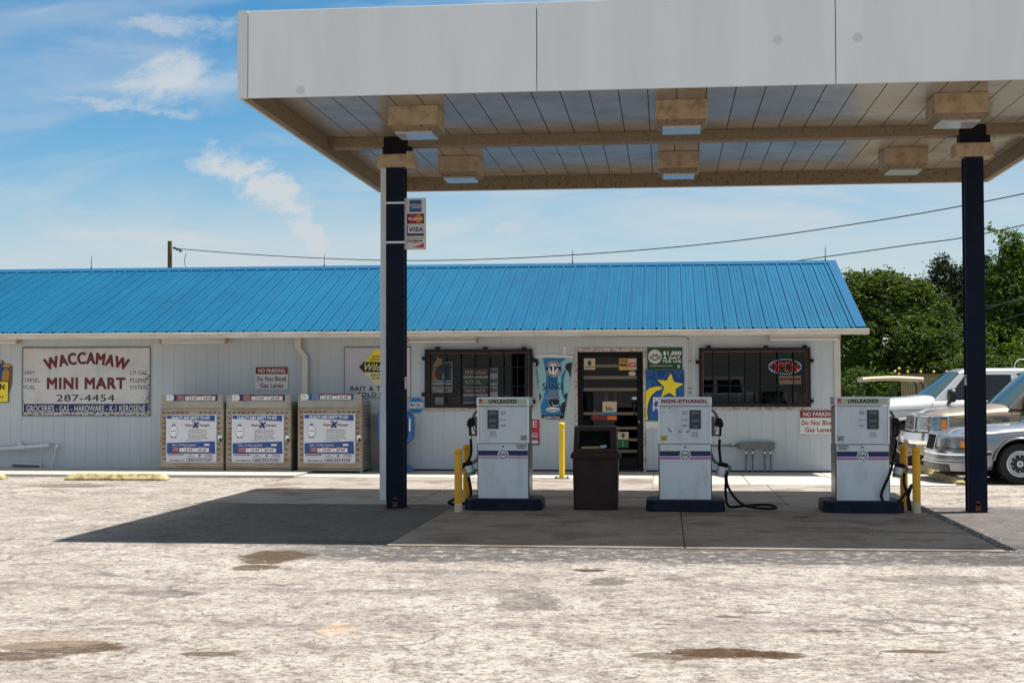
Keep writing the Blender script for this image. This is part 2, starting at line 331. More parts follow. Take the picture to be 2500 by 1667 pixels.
mk('ink', (0.012, 0.010, 0.012), 0.6); mk('white', (0.75, 0.75, 0.75), 0.45); mk('offwhite', (0.66, 0.65, 0.63), 0.5)
mk('lcd', (0.11, 0.14, 0.14), 0.25); mk('lcd_frame', (0.022, 0.028, 0.045), 0.3)
mk('header_green', (0.46, 0.50, 0.34), 0.35); mk('red', (0.50, 0.010, 0.03), 0.4); mk('darkred', (0.20, 0.006, 0.012), 0.5)
mk('maroon', (0.13, 0.007, 0.012), 0.5); mk('yellow', (0.85, 0.68, 0.02), 0.45); mk('pale_yellow', (0.72, 0.62, 0.27), 0.5)
mk('bollard', (0.82, 0.39, 0.005), 0.5, var=.85, vscale=24, vcol=(0.48, 0.36, 0.20), vlo=.55, vhi=.68, bump=.2, bscale=30)
mk('bollard_clean', (0.88, 0.58, 0.01), 0.45, var=.3, vscale=18, vcol=(0.5, 0.3, 0.05), vlo=.6, vhi=.7)
mk('bollard_bare', (0.55, 0.52, 0.44), 0.7, var=.7, vscale=30, vcol=(0.75, 0.5, 0.05), vlo=.5, vhi=.58)
mk('stop_yellow', (0.50, 0.42, 0.21), 0.85, var=.9, vscale=11, vcol=(0.24, 0.165, 0.06), bump=.8, bscale=25, vlo=.45, vhi=.6)
mk('bin_brown', (0.026, 0.013, 0.011), 0.6, spec=.25, var=.6, vscale=5, vcol=(0.045, 0.024, 0.02))
mk('wood', (0.42, 0.27, 0.13), 0.7)
mk('steel', (0.36, 0.305, 0.245), 0.40, metal=.75, var=.85, vscale=2.5, vcol=(0.25, 0.17, 0.10), stretch=(1, 1, 3), spec=.5)
mk('steel_light', (0.36, 0.34, 0.29), 0.5, metal=.4, var=.4, vscale=4)
mk('hole', (0.008, 0.007, 0.006), 0.9)
mk('poster_blue', (0.012, 0.07, 0.26), 0.4); mk('poster_white', (0.62, 0.63, 0.66), 0.4); mk('tank_line', (0.02, 0.12, 0.28), 0.5)
mk('atmc_blue', (0.01, 0.17, 0.42), 0.4); mk('kiosk_blue', (0.006, 0.13, 0.42), 0.35)
mk('sign_grey', (0.50, 0.49, 0.54), 0.5); mk('grille_navy', (0.007, 0.010, 0.020), 0.45, spec=.25, var=.4, vscale=25, vcol=(0.10, 0.10, 0.12), vlo=.58, vhi=.7)
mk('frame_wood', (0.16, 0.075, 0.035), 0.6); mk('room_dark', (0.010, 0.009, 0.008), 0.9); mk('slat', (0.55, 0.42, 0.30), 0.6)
mk('cup_teal', (0.27, 0.50, 0.50), 0.5); mk('cup_blue', (0.01, 0.17, 0.38), 0.5); mk('cup_navy', (0.012, 0.02, 0.09), 0.5)
mk('green_sign', (0.006, 0.05, 0.012), 0.4); mk('green', (0.01, 0.25, 0.03), 0.4); mk('play_blue', (0.006, 0.10, 0.32), 0.4); mk('play_dark', (0.004, 0.04, 0.18), 0.4)
mk('orange', (0.65, 0.16, 0.01), 0.4); mk('amber', (0.85, 0.26, 0.01), 0.2, coat=.6); mk('gold', (0.6, 0.33, 0.05), 0.4)
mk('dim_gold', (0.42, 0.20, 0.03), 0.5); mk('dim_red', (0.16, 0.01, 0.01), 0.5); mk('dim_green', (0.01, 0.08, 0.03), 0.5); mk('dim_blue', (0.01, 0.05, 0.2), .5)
mk('led_red', (1.0, 0.03, 0.01), 0.4, emit=0.8); mk('led_blue', (0.35, 0.6, 1.0), 0.4, emit=0.9)
mk('pole_wood', (0.11, 0.08, 0.04), 0.9, var=.5, vscale=6); mk('wire', (0.02, 0.02, 0.022), 0.6); mk('ceramic', (0.05, 0.03, 0.02), .3)
mk('bark', (0.07, 0.05, 0.035), 0.95, var=.5, vscale=8, bump=.8, bscale=20)
MT['leaf_a'] = leaf_mat('leaf_round', (0.024, 0.044, 0.006), (0.072, 0.104, 0.015))
MT['leaf_b'] = leaf_mat('leaf_bright', (0.030, 0.058, 0.008), (0.090, 0.140, 0.019), .38)
MT['leaf_pine'] = leaf_mat('pine_needles', (0.010, 0.019, 0.006), (0.024, 0.036, 0.009), .12)
mk('paint_silver', (0.25, 0.265, 0.29), 0.32, metal=.6, coat=.6); mk('paint_gold', (0.27, 0.205, 0.135), 0.36, metal=.4, coat=.6); mk('paint_white', (0.58, 0.585, 0.59), 0.3, coat=.9)
mk('side_glass', (0.006, 0.010, 0.014), 0.06, spec=.5); mk('car_glass', (0.008, 0.045, 0.055), 0.04, spec=.45); mk('car_black', (0.012, 0.012, 0.013), 0.45); mk('tyre', (0.015, 0.014, 0.014), 0.8)
mk('headlamp', (0.40, 0.42, 0.42), 0.2, metal=.6, coat=.5, var=.8, vscale=22, vcol=(0.10, 0.11, 0.11)); mk('grille_dark', (0.05, 0.042, 0.035), 0.35, metal=.5); mk('seam', (0.02, 0.02, 0.02), .7)
mk('cart_roof', (0.56, 0.44, 0.31), 0.55, var=.4, vscale=3); mk('board_tan', (0.36, 0.29, 0.15), 0.8, var=.4, vscale=6); mk('lamp_yellow', (0.75, 0.55, 0.05), 0.3)
mk('stone_dark', (0.13, 0.115, 0.10), .9); mk('stone_pale', (0.42, 0.39, 0.35), .9); mk('tan_board', (0.33, 0.29, 0.25), 0.7)

# ------------------------------------------------------------------ mesh builder
_tc = {}
def text_tris(s, bold, shear):
    key = (s, bold, shear)
    if key not in _tc:
        cu = bpy.data.curves.new('t', 'FONT'); cu.body = s; cu.space_character = 1.0 + bold * 1.8; cu.shear = shear; cu.resolution_u = 3; cu.size = 1
        o = bpy.data.objects.new('t', cu); me = bpy.data.meshes.new_from_object(o)
        _tc[key] = ([(v.co.x, v.co.y) for v in me.vertices], [tuple(p.vertices) for p in me.polygons])
        bpy.data.meshes.remove(me); bpy.data.objects.remove(o); bpy.data.curves.remove(cu)
    return _tc[key]

class MB:
    def __init__(s): s.v = []; s.f = []; s.m = []; s.sm = []; s.mats = []
    def mi(s, m):
        m = MT[m] if isinstance(m, str) else m
        if m not in s.mats: s.mats.append(m)
        return s.mats.index(m)
    def add(s, vs, fs, m, smooth=False):
        b = len(s.v); i = s.mi(m); s.v += [tuple(v) for v in vs]
        for f in fs: s.f.append(tuple(b + k for k in f)); s.m.append(i); s.sm.append(smooth)
        return s
    def box(s, x0, x1, y0, y1, z0, z1, m):
        vs = [(x, y, z) for z in (z0, z1) for y in (y0, y1) for x in (x0, x1)]
        return s.add(vs, [(0, 2, 3, 1), (4, 5, 7, 6), (0, 1, 5, 4), (2, 6, 7, 3), (0, 4, 6, 2), (1, 3, 7, 5)], m)
    def quad(s, pts, m): return s.add(pts, [tuple(range(len(pts)))], m)
    def rect(s, x0, x1, z0, z1, y, m): return s.quad([(x0, y, z0), (x1, y, z0), (x1, y, z1), (x0, y, z1)], m)
    def prism(s, pts, m, d):                       # polygon (3D pts) extruded by vector d
        n = len(pts); d = Vector(d); vs = [Vector(p) for p in pts]; vs += [p + d for p in vs]
        return s.add(vs, [tuple(range(n)), tuple(range(2 * n - 1, n - 1, -1))] + [(i, i + n, (i + 1) % n + n, (i + 1) % n) for i in range(n)], m)
    def disc(s, cx, cz, rx, rz, y, m, n=20, d=0.0):
        pts = [(cx + rx * cos(2 * pi * i / n), y, cz + rz * sin(2 * pi * i / n)) for i in range(n)]
        return s.prism(pts, m, (0, d, 0)) if d else s.quad(pts, m)
    def ring(s, cx, cz, r0, r1, y, m, n=28, a0=0, a1=2 * pi):
        vs = []; fs = []
        for i in range(n + 1):
            a = a0 + (a1 - a0) * i / n
            vs += [(cx + r0 * cos(a), y, cz + r0 * sin(a)), (cx + r1 * cos(a), y, cz + r1 * sin(a))]
        for i in range(n): fs.append((2 * i, 2 * i + 1, 2 * i + 3, 2 * i + 2))
        return s.add(vs, fs, m)
    def tube(s, pts, r, m, n=10, smooth=True, cap=True, sub=0):
        P = [Vector(p) for p in pts]; R = list(r) if hasattr(r, '__len__') else [r] * len(P)
        if sub and len(P) > 2:
            Q = []; RR = []
            for i in range(len(P) - 1):
                a = P[max(i - 1, 0)]; b = P[i]; c = P[i + 1]; d = P[min(i + 2, len(P) - 1)]
                for k in range(sub):
                    t = k / sub
                    Q.append(0.5 * ((2 * b) + (c - a) * t + (2 * a - 5 * b + 4 * c - d) * t * t + (3 * b - a - 3 * c + d) * t ** 3)); RR.append(R[i] * (1 - t) + R[i + 1] * t)
            Q.append(P[-1]); RR.append(R[-1]); P = Q; R = RR
        vs = []; fs = []; nrm = None
        for i, p in enumerate(P):
            t = (P[min(i + 1, len(P) - 1)] - P[max(i - 1, 0)]).normalized()
            if nrm is None: nrm = t.orthogonal().normalized()
            nrm = (nrm - t * nrm.dot(t)); nrm = nrm.normalized() if nrm.length > 1e-6 else t.orthogonal().normalized()
            bn = t.cross(nrm)
            for k in range(n):
                a = 2 * pi * k / n; vs.append(p + (nrm * cos(a) + bn * sin(a)) * R[i])
        for i in range(len(P) - 1):
            for k in range(n):
                fs.append((i * n + k, i * n + (k + 1) % n, (i + 1) * n + (k + 1) % n, (i + 1) * n + k))
        s.add(vs, fs, m, smooth)
        if cap:
            s.add(vs[:n], [tuple(range(n))], m); s.add(vs[-n:], [tuple(range(n))], m)
        return s
    def lathe(s, cx, cy, prof, m, n=20, smooth=True):     # prof: (r,z)
        vs = []; fs = []
        for r, z in prof:
            for k in range(n): a = 2 * pi * k / n; vs.append((cx + r * cos(a), cy + r * sin(a), z))
        for i in range(len(prof) - 1):
            for k in range(n): fs.append((i * n + k, i * n + (k + 1) % n, (i + 1) * n + (k + 1) % n, (i + 1) * n + k))
        s.add(vs, fs, m, smooth)
        return s.add(vs[-n:], [tuple(range(n))], m)
    def text(s, t, x0, x1, z0, z1, y, m, bold=0.0, shear=0.0, warp=None, back=False, _in=False):
        vs, fs = text_tris(t, bold, shear)
        if not vs: return s
        xs = [v[0] for v in vs]; zs = [v[1] for v in vs]; a, b, c, d = min(xs), max(xs), min(zs), max(zs)
        if bold and not _in:
            h = abs(z1 - z0); dz = bold * .85 * h; sy = 1 if back else -1
            if warp:
                for q, (du, dw) in enumerate(((-1, 0), (1, 0), (0, 1), (0, -1))):
                    s.text(t, x0, x1, z0, z1, y - sy * .0002 * (q + 1), m, bold, shear, (lambda u, w, du=du, dw=dw: warp(u + du * bold * .16, w + dw * bold * .9)), back, True)
            else:
                x0 += dz; x1 -= dz; z0 += dz; z1 -= dz
                for q, (du, dw) in enumerate(((-1, -1), (1, 1), (-1, 1), (1, -1))):
                    s.text(t, x0 + du * dz, x1 + du * dz, z0 + dw * dz, z1 + dw * dz, y - sy * .0002 * (q + 1), m, bold, shear, None, back, True)
        out = []
        for vx, vz in vs:
            u = (vx - a) / max(b - a, 1e-6); w = (vz - c) / max(d - c, 1e-6)
            if back: u2 = 1 - u
            else: u2 = u
            X = x0 + (x1 - x0) * u2; Z = z0 + (z1 - z0) * w
            if warp: X, Z = warp(u, w)
            out.append((X, y, Z))
        return s.add(out, fs, m)
    def xf(s, fn): s.v = [tuple(fn(Vector(v))) for v in s.v]; return s
    # helpers that take marks measured on the photo, laid on the real plane Y
    def R(s, k, x0, y0, x1, y1, Y, m): a = at(k, x0, y0, Y); b = at(k, x1, y1, Y); return s.rect(a[0], b[0], b[1], a[1], Y, m)
    def B(s, k, x0, y0, x1, y1, Y, d, m): a = at(k, x0, y0, Y); b = at(k, x1, y1, Y); return s.box(a[0], b[0], Y, Y + d, b[1], a[1], m)
    def P(s, k, pts, Y, m, d=0.0):
        p = [(q[0], Y, q[1]) for q in (at(k, x, y, Y) for x, y in pts)]
        return s.prism(p, m, (0, d, 0)) if d else s.quad(p, m)
    def T(s, k, t, x0, y0, x1, y1, Y, m, bold=0.0, shear=0.0):
        a = at(k, x0, y0, Y); b = at(k, x1, y1, Y); return s.text(t, a[0], b[0], b[1], a[1], Y, m, bold, shear)
    def D(s, k, cx, cy, rx, ry, Y, m, n=20, d=0.0):
        a = at(k, cx, cy, Y); b = at(k, cx + rx, cy + ry, Y); return s.disc(a[0], a[1], b[0] - a[0], a[1] - b[1], Y, m, n, d)

ORG = {}
def tag(o, label, cat, group=None, kind=None):
    if label: o['label'] = label
    if cat: o['category'] = cat
    if group: o['group'] = group
    if kind: o['kind'] = kind
    return o
def thing(name, label, cat, loc=(0, 0, 0), group=None):
    o = bpy.data.objects.new(name, None); COL.objects.link(o); o.location = loc; o.empty_display_size = .2
    ORG[o.name] = Vector(loc); return tag(o, label, cat, group)
ONE_PIECE = {'perforated_mesh', 'slotted_grille', 'dot_pattern', 'roof_screws', 'crown', 'trunk', 'insulator', 'strap_pair', 'poster', 'price_strip'}
def split_pieces(mb):
    n = len(mb.v); par = list(range(n))
    def find(a):
        while par[a] != a: par[a] = par[par[a]]; a = par[a]
        return a
    for f in mb.f:
        for q in f[1:]:
            a, b = find(f[0]), find(q)
            if a != b: par[a] = b
    isl = {}
    for i, v in enumerate(mb.v):
        k = find(i); b = isl.setdefault(k, [list(v), list(v)])
        for j in range(3): b[0][j] = min(b[0][j], v[j]); b[1][j] = max(b[1][j], v[j])
    ks = list(isl); m = len(ks)
    if m < 2 or m > 400: return [mb]
    sz = [max(isl[k][1][j] - isl[k][0][j] for j in range(3)) for k in ks]; p2 = list(range(m))
    def f2(a):
        while p2[a] != a: p2[a] = p2[p2[a]]; a = p2[a]
        return a
    for i in range(m):
        A = isl[ks[i]]
        for j in range(i + 1, m):
            B = isl[ks[j]]; g = sqrt(sum(max(0, A[0][q] - B[1][q], B[0][q] - A[1][q]) ** 2 for q in range(3)))
            if g <= max(.02, .5 * max(sz[i], sz[j])):
                a, b = f2(i), f2(j)
                if a != b: p2[a] = b
    grp = {}
    for i in range(m): grp.setdefault(f2(i), set()).add(ks[i])
    if len(grp) < 2: return [mb]
    out = []
    for g in grp.values():
        q = MB(); q.mats = mb.mats; idx = {}
        for i in range(n):
            if find(i) in g: idx[i] = len(q.v); q.v.append(mb.v[i])
        for f, a, b in zip(mb.f, mb.m, mb.sm):
            if f[0] in idx: q.f.append(tuple(idx[i] for i in f)); q.m.append(a); q.sm.append(b)
        out.append(q)
    return out
def build(mb, name, parent=None, origin=(0, 0, 0), bevel=0.0, recalc=True):
    if parent and name not in ONE_PIECE:
        ps = split_pieces(mb)
        if len(ps) > 1:
            os_ = [build_one(p, name, parent, origin, bevel, recalc) for p in ps]; return os_[0]
    return build_one(mb, name, parent, origin, bevel, recalc)
def build_one(mb, name, parent=None, origin=(0, 0, 0), bevel=0.0, recalc=True):
    org = ORG[parent.name] if parent else Vector(origin)
    me = bpy.data.meshes.new(name); me.from_pydata([tuple(Vector(v) - org) for v in mb.v], [], mb.f)
    for m in mb.mats: me.materials.append(m)
    me.polygons.foreach_set('material_index', mb.m); me.polygons.foreach_set('use_smooth', mb.sm); me.update()
    if recalc:
        b = bmesh.new(); b.from_mesh(me); bmesh.ops.recalc_face_normals(b, faces=b.faces); b.to_mesh(me); b.free()
    o = bpy.data.objects.new(name, me); COL.objects.link(o)
    if parent: o.parent = parent
    else: o.location = org
    ORG[o.name] = org
    if bevel:
        md = o.modifiers.new('bevel', 'BEVEL'); md.width = bevel; md.segments = 2; md.limit_method = 'ANGLE'; md.angle_limit = radians(40)
    return o
def solo(mb, name, label, cat, origin, group=None, bevel=0.0, kind=None, recalc=True):
    return tag(build(mb, name, None, origin, bevel, recalc), label, cat, group, kind)
def copy_tree(o, parent=None):
    c = o.copy(); COL.objects.link(c)
    if parent: c.parent = parent
    for ch in list(o.children): copy_tree(ch, c)
    return c

# ------------------------------------------------------------------ setting: ground
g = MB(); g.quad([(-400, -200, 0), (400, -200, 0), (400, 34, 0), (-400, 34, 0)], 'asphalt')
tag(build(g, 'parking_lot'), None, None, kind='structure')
g = MB(); g.quad([(-600, 34, 0.0), (600, 34, 0.0), (600, 1500, 0), (-600, 1500, 0)], 'grass')
tag(build(g, 'grass_field'), None, None, kind='structure')
def slabs(name, rects, z, m, top=0.0):
    g = MB()
    for x0, x1, y0, y1 in rects: g.box(x0 + .006, x1 - .006, y0 + .006, y1 - .006, -0.02, z, m)
    return tag(build(g, name, bevel=.004), None, None, kind='structure')
slabs('concrete_pad', [(-2.61, 0.17, 13.17, 17.75), (0.17, 3.03, 13.17, 17.75)], 0.012, 'concrete')
slabs('concrete_apron', [(-6.03, -3.2, 17.75, 22.9), (-3.2, -.2, 17.75, 22.9), (-.2, 1.5, 17.75, 21.6), (1.5, 3.1, 17.75, 21.6)], 0.010, 'apron')
slabs('sidewalk', [(-6.03, -3.0, 22.9, 24.66), (-3.0, -.2, 22.9, 24.66), (-.2, 1.25, 21.6, 24.66), (1.25, 2.6, 21.6, 24.66), (2.6, 4.3, 21.6, 27.2)], 0.014, 'walk')
slabs('sidewalk', [(-14, -9.9, 22.75, 24.66), (-9.9, -6.03, 22.75, 24.66)], 0.045, 'walk')
g = MB(); g.box(3.03, 3.062, 13.17, 17.7, -.02, .004, 'joint'); g.box(-2.635, -2.61, 13.17, 17.7, -.02, .004, 'joint'); g.box(3.07, 3.9, 17.74, 17.765, -.02, .005, 'joint')
tag(build(g, 'pavement_joint'), None, None, kind='structure')

gr_ = random.Random(11); m_ = None
# ------------------------------------------------------------------ store building
YW = 24.65
XL, XR = -14.5, 2.95
EZ, EY, RZ, RY, RX = 2.425, 23.87, 3.88, 28.0, 3.28
bld = thing('store_building', 'long white panelled convenience store with blue ribbed metal roof', 'building', (-4, YW, 0))
lw = [at('b', 140, 105, YW), at('b', 2190, 1205, YW)]; rw = [at(5, 520, 168, YW), at(5, 1398, 628, YW)]; dr = [at(4, 512, 175, YW), at(4, 1056, 1150, YW)]
def siding(mb, x0, x1, z0, z1):
    sp = 0.2032; g = 0.0025; d = 0.004
    xs = [x0]; k = math.ceil(x0 / sp)
    pts = [(x0, 0)]
    while k * sp < x1 - g:
        c = k * sp
        if c > x0 + g: pts += [(c - g, 0), (c - g + .001, d), (c + g - .001, d), (c + g, 0)]
        k += 1
    pts.append((x1, 0))
    vs = []; fs = []
    for x, y in pts: vs += [(x, YW + y, z0), (x, YW + y, z1)]
    for i in range(len(pts) - 1): fs.append((2 * i, 2 * i + 2, 2 * i + 3, 2 * i + 1))
    mb.add(vs, fs, 'siding')
w = MB(); ZB, ZT = 0.045, 2.52
cuts = [(lw[0][0], lw[1][0], lw[1][1], lw[0][1]), (dr[0][0], dr[1][0], ZB, dr[0][1]), (rw[0][0], rw[1][0], rw[1][1], rw[0][1])]
x = XL
for a, b, c, d in cuts:
    siding(w, x, a, ZB, ZT); siding(w, a, b, d, ZT)
    if c > ZB + .1: siding(w, a, b, ZB, c)
    x = b
siding(w, x, XR, ZB, ZT)
for a, b, c, d in cuts:           # reveals
    w.quad([(a, YW, c), (a, YW + .12, c), (a, YW + .12, d), (a, YW, d)], 'siding'); w.quad([(b, YW, c), (b, YW + .12, c), (b, YW + .12, d), (b, YW, d)], 'siding')
    w.quad([(a, YW, d), (b, YW, d), (b, YW + .12, d), (a, YW + .12, d)], 'siding'); w.quad([(a, YW, c), (b, YW, c), (b, YW + .12, c), (a, YW + .12, c)], 'siding')
YB = 31.4
w.quad([(XR, YW, ZB), (XR, YB, ZB), (XR, YB, ZT), (XR, (YW + YB) / 2, RZ - .08), (XR, YW, ZT)], 'siding')
w.quad([(XL, YW, ZB), (XL, YB, ZB), (XL, YB, ZT), (XL, (YW + YB) / 2, RZ - .08), (XL, YW, ZT)], 'siding')
w.quad([(XL, YB, ZB), (XR, YB, ZB), (XR, YB, ZT), (XL, YB, ZT)], 'siding')
build(w, 'wall', bld, recalc=False)
w = MB(); w.box(XL, XR - .01, YW + .012, YW + .1, 0, ZB, 'foundation'); build(w, 'foundation', bld)
w = MB(); w.box(XR - .095, XR + .012, YW - .022, YW - .002, ZB, 2.40, 'trim_white'); w.box(XR + .002, XR + .014, YW - .002, YW + .09, ZB, 2.40, 'trim_white')
x0 = at(5, 1600, 700, YW)[0]
build(w, 'corner_trim', bld, bevel=.003)
w = MB(); w.box(XL, RX - .05, EY + .03, YW + .05, 2.385, 2.40, 'trim_white'); build(w, 'soffit', bld)
# room behind the glass
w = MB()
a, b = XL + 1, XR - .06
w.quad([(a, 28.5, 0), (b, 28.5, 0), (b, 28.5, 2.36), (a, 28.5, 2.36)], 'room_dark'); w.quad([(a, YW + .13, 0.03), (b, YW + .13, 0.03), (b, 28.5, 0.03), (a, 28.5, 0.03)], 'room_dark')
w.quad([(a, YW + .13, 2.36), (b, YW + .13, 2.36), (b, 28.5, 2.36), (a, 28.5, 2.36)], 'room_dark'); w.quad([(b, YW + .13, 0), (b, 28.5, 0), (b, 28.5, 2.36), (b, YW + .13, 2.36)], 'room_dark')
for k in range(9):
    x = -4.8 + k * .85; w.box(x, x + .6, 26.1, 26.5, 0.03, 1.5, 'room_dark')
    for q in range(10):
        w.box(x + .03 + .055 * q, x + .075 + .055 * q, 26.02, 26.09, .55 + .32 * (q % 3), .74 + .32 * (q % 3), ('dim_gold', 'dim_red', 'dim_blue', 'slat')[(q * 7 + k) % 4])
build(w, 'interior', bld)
# roof with real ribs
def roof(ya, za, yb, zb, name):
    sl = Vector((0, yb - ya, zb - za)).normalized(); up = sl.cross(Vector((-1, 0, 0))); up = -up if up.z < 0 else up
    sp = 0.2286; pts = []; x = RX - .20
    X = [x]; 
    prof = []
    while x > XL - .6:
        prof += [(x, 0), (x - .010, .026), (x - .032, .026), (x - .042, 0), (x - .095, 0), (x - .099, .010), (x - .112, .010), (x - .118, 0), (x - .155, 0), (x - .159, .010), (x - .172, .010), (x - .178, 0)]
        x -= sp
    prof = [(RX - .02, 0)] + prof
    m = MB(); vs = []; fs = []
    for px, h in prof:
        o = up * h
        vs += [(px, ya + o.y, za + o.z), (px, yb + o.y, zb + o.z)]
    for i in range(len(prof) - 1): fs.append((2 * i, 2 * i + 2, 2 * i + 3, 2 * i + 1))
    m.add(vs, fs, 'roof_blue')
    for px, h in prof:
        pass
    o = build(m, name, bld, recalc=False)
    # rib ends closed below, dark
    e = MB(); x = RX - .20
    L = sqrt((yb - ya) ** 2 + (zb - za) ** 2)
    while x > XL - .6:
        for r in range(8):
            s = .06 + (L - .15) * r / 7
            for dx in (.055, -.012):
                p = Vector((x - .021 - dx, ya, za)) + sl * s + up * .003
                q = sl * .010
                e.add([p + Vector((-.007, 0, 0)) - q + up * .002, p + Vector((.007, 0, 0)) - q + up * .002, p + Vector((.007, 0, 0)) + q + up * .002, p + Vector((-.007, 0, 0)) + q + up * .002], [(0, 1, 2, 3)], 'screw')
        e.quad([(x - .004, ya - .001, za + .0), (x - .038, ya - .001, za + .0), (x - .030, ya - .004, za + .018), (x - .012, ya - .004, za + .018)], 'black')
        x -= sp
    build(e, 'roof_screws', o, recalc=False)
    return o
rf = roof(EY + .01, EZ + .012, RY, RZ, 'roof')
w = MB(); w.quad([(XL - .6, RY, RZ), (RX, RY, RZ), (RX, RY + 4.1, EZ), (XL - .6, RY + 4.1, EZ)], 'roof_blue'); build(w, 'back_roof', bld, recalc=False)
w = MB()
sl = Vector((0, RY - EY, RZ - EZ)).normalized(); up = Vector((0, -sl.z, sl.y))
for sgn in (1,):
    A = Vector((0, RY - .17, RZ - .17 * sl.z / sl.y)) + up * .024; Bp = Vector((0, RY, RZ + .034)); C = Vector((0, RY + .17, A.z))
    for p, q in ((A, Bp), (Bp, C)):
        w.quad([(XL - .6, p.y, p.z), (RX + .01, p.y, p.z), (RX + .01, q.y, q.z), (XL - .6, q.y, q.z)], 'roof_trim')
    w.quad([(XL - .6, A.y, A.z), (RX + .01, A.y, A.z), (RX + .01, A.y - .004, A.z - .022), (XL - .6, A.y - .004, A.z - .022)], 'roof_trim')
build(w, 'ridge_cap', rf, recalc=False)
w = MB()
a = Vector((0, EY + .012, EZ + .012)) + up * .024; b = Vector((0, RY, RZ)) + up * .024
w.prism([(RX - .155, a.y, a.z), (RX + .012, a.y, a.z), (RX + .012, b.y, b.z), (RX - .155, b.y, b.z)], 'roof_trim', up * -.03)
w.prism([(RX + .002, a.y, a.z - .03), (RX + .012, a.y, a.z - .03), (RX + .012, b.y, b.z - .03), (RX + .002, b.y, b.z - .03)], 'roof_trim', (0, 0, -.09))
build(w, 'rake_trim', rf)
# gutter
w = MB(); prof = [(EY - .005, EZ), (EY - .03, EZ - .006), (EY - .03, EZ - .03), (EY - .015, EZ - .05), (EY, EZ - .095), (EY + .08, EZ - .095), (EY + .08, EZ - .004), (EY + .075, EZ - .004), (EY + .075, EZ - .09), (EY + .01, EZ - .09)]
w.prism([(XL - .6, y, z) for y, z in prof], 'gutter', (RX + .06 - XL + .6, 0, 0)); build(w, 'gutter', bld)
# downspout, conduit
w = MB()
def sq(k, pts, wd, Y, m, dp=.06):
    q = [at(k, x, y, Y) for x, y in pts]
    for (xa, za), (xb, zb) in zip(q, q[1:]):
        w.prism([(xa - wd / 2, Y - dp, za), (xa + wd / 2, Y - dp, za), (xa + wd / 2, Y, za), (xa - wd / 2, Y, za)], m, (xb - xa, 0, zb - za))
sq(2, [(1218, 82), (1218, 168), (1277, 245), (1277, 700)], .105, YW - .03, 'trim_white', .07)
build(w, 'downspout', bld, bevel=.008)
w = MB(); p = [at(5, x, y, YW - .02) for x, y in ((-420, 76), (330, 76), (385, 78), (425, 105), (437, 150), (437, 620))]
w.tube([(a, YW - .02, b) for a, b in p], .011, 'trim_white', 8, sub=4)
for y in (262, 485, 518): q = at(5, 440, y, YW - .03); w.box(q[0] - .028, q[0] + .028, YW - .035, YW - .003, q[1] - .009, q[1] + .009, 'grey_metal')
build(w, 'conduit', bld)
# door
fr = MB(); Yd = YW - .018
for a in ((498, 160, 525, 1150), (1043, 160, 1070, 1150), (525, 160, 1043, 190)): fr.B(4, *a, Yd, .10, 'door_trim')
door = build(fr, 'door', bld, bevel=.004)
d = MB(); Yg = YW + .05
for a in ((527, 192, 568, 1142), (998, 192, 1042, 1142), (568, 192, 998, 235), (568, 1035, 998, 1142)): d.B(4, *a, Yg - .02, .045, 'black')
build(d, 'door_leaf', door)
d = MB(); d.R(4, 568, 235, 998, 1035, Yg, 'pane'); build(d, 'glass', door, recalc=False)
d = MB()
for a in ((665, 292, 850, 316), (570, 385, 996, 408), (570, 480, 996, 503), (570, 672, 996, 695), (570, 788, 998, 810), (570, 880, 998, 903), (570, 970, 998, 995)):
    d.B(4, *a, Yg + .03, .02, 'slat')
build(d, 'security_slats', door)
d = MB()
p = [at(4, 975, y, Yg) for y in (575, 600, 680, 700)]
d.tube([(p[0][0], Yg - .02, p[0][1]), (p[1][0], Yg - .07, p[1][1]), (p[2][0], Yg - .07, p[2][1]), (p[3][0], Yg - .02, p[3][1])], .009, 'car_black', 8)
q = at(4, 1014, 752, Yg); d.disc(q[0], q[1], .028, .034, Yg - .045, 'car_black', 16, .03); d.disc(q[0], q[1] + .01, .012, .012, Yg - .055, 'chrome', 12, .02)
build(d, 'handle', door)
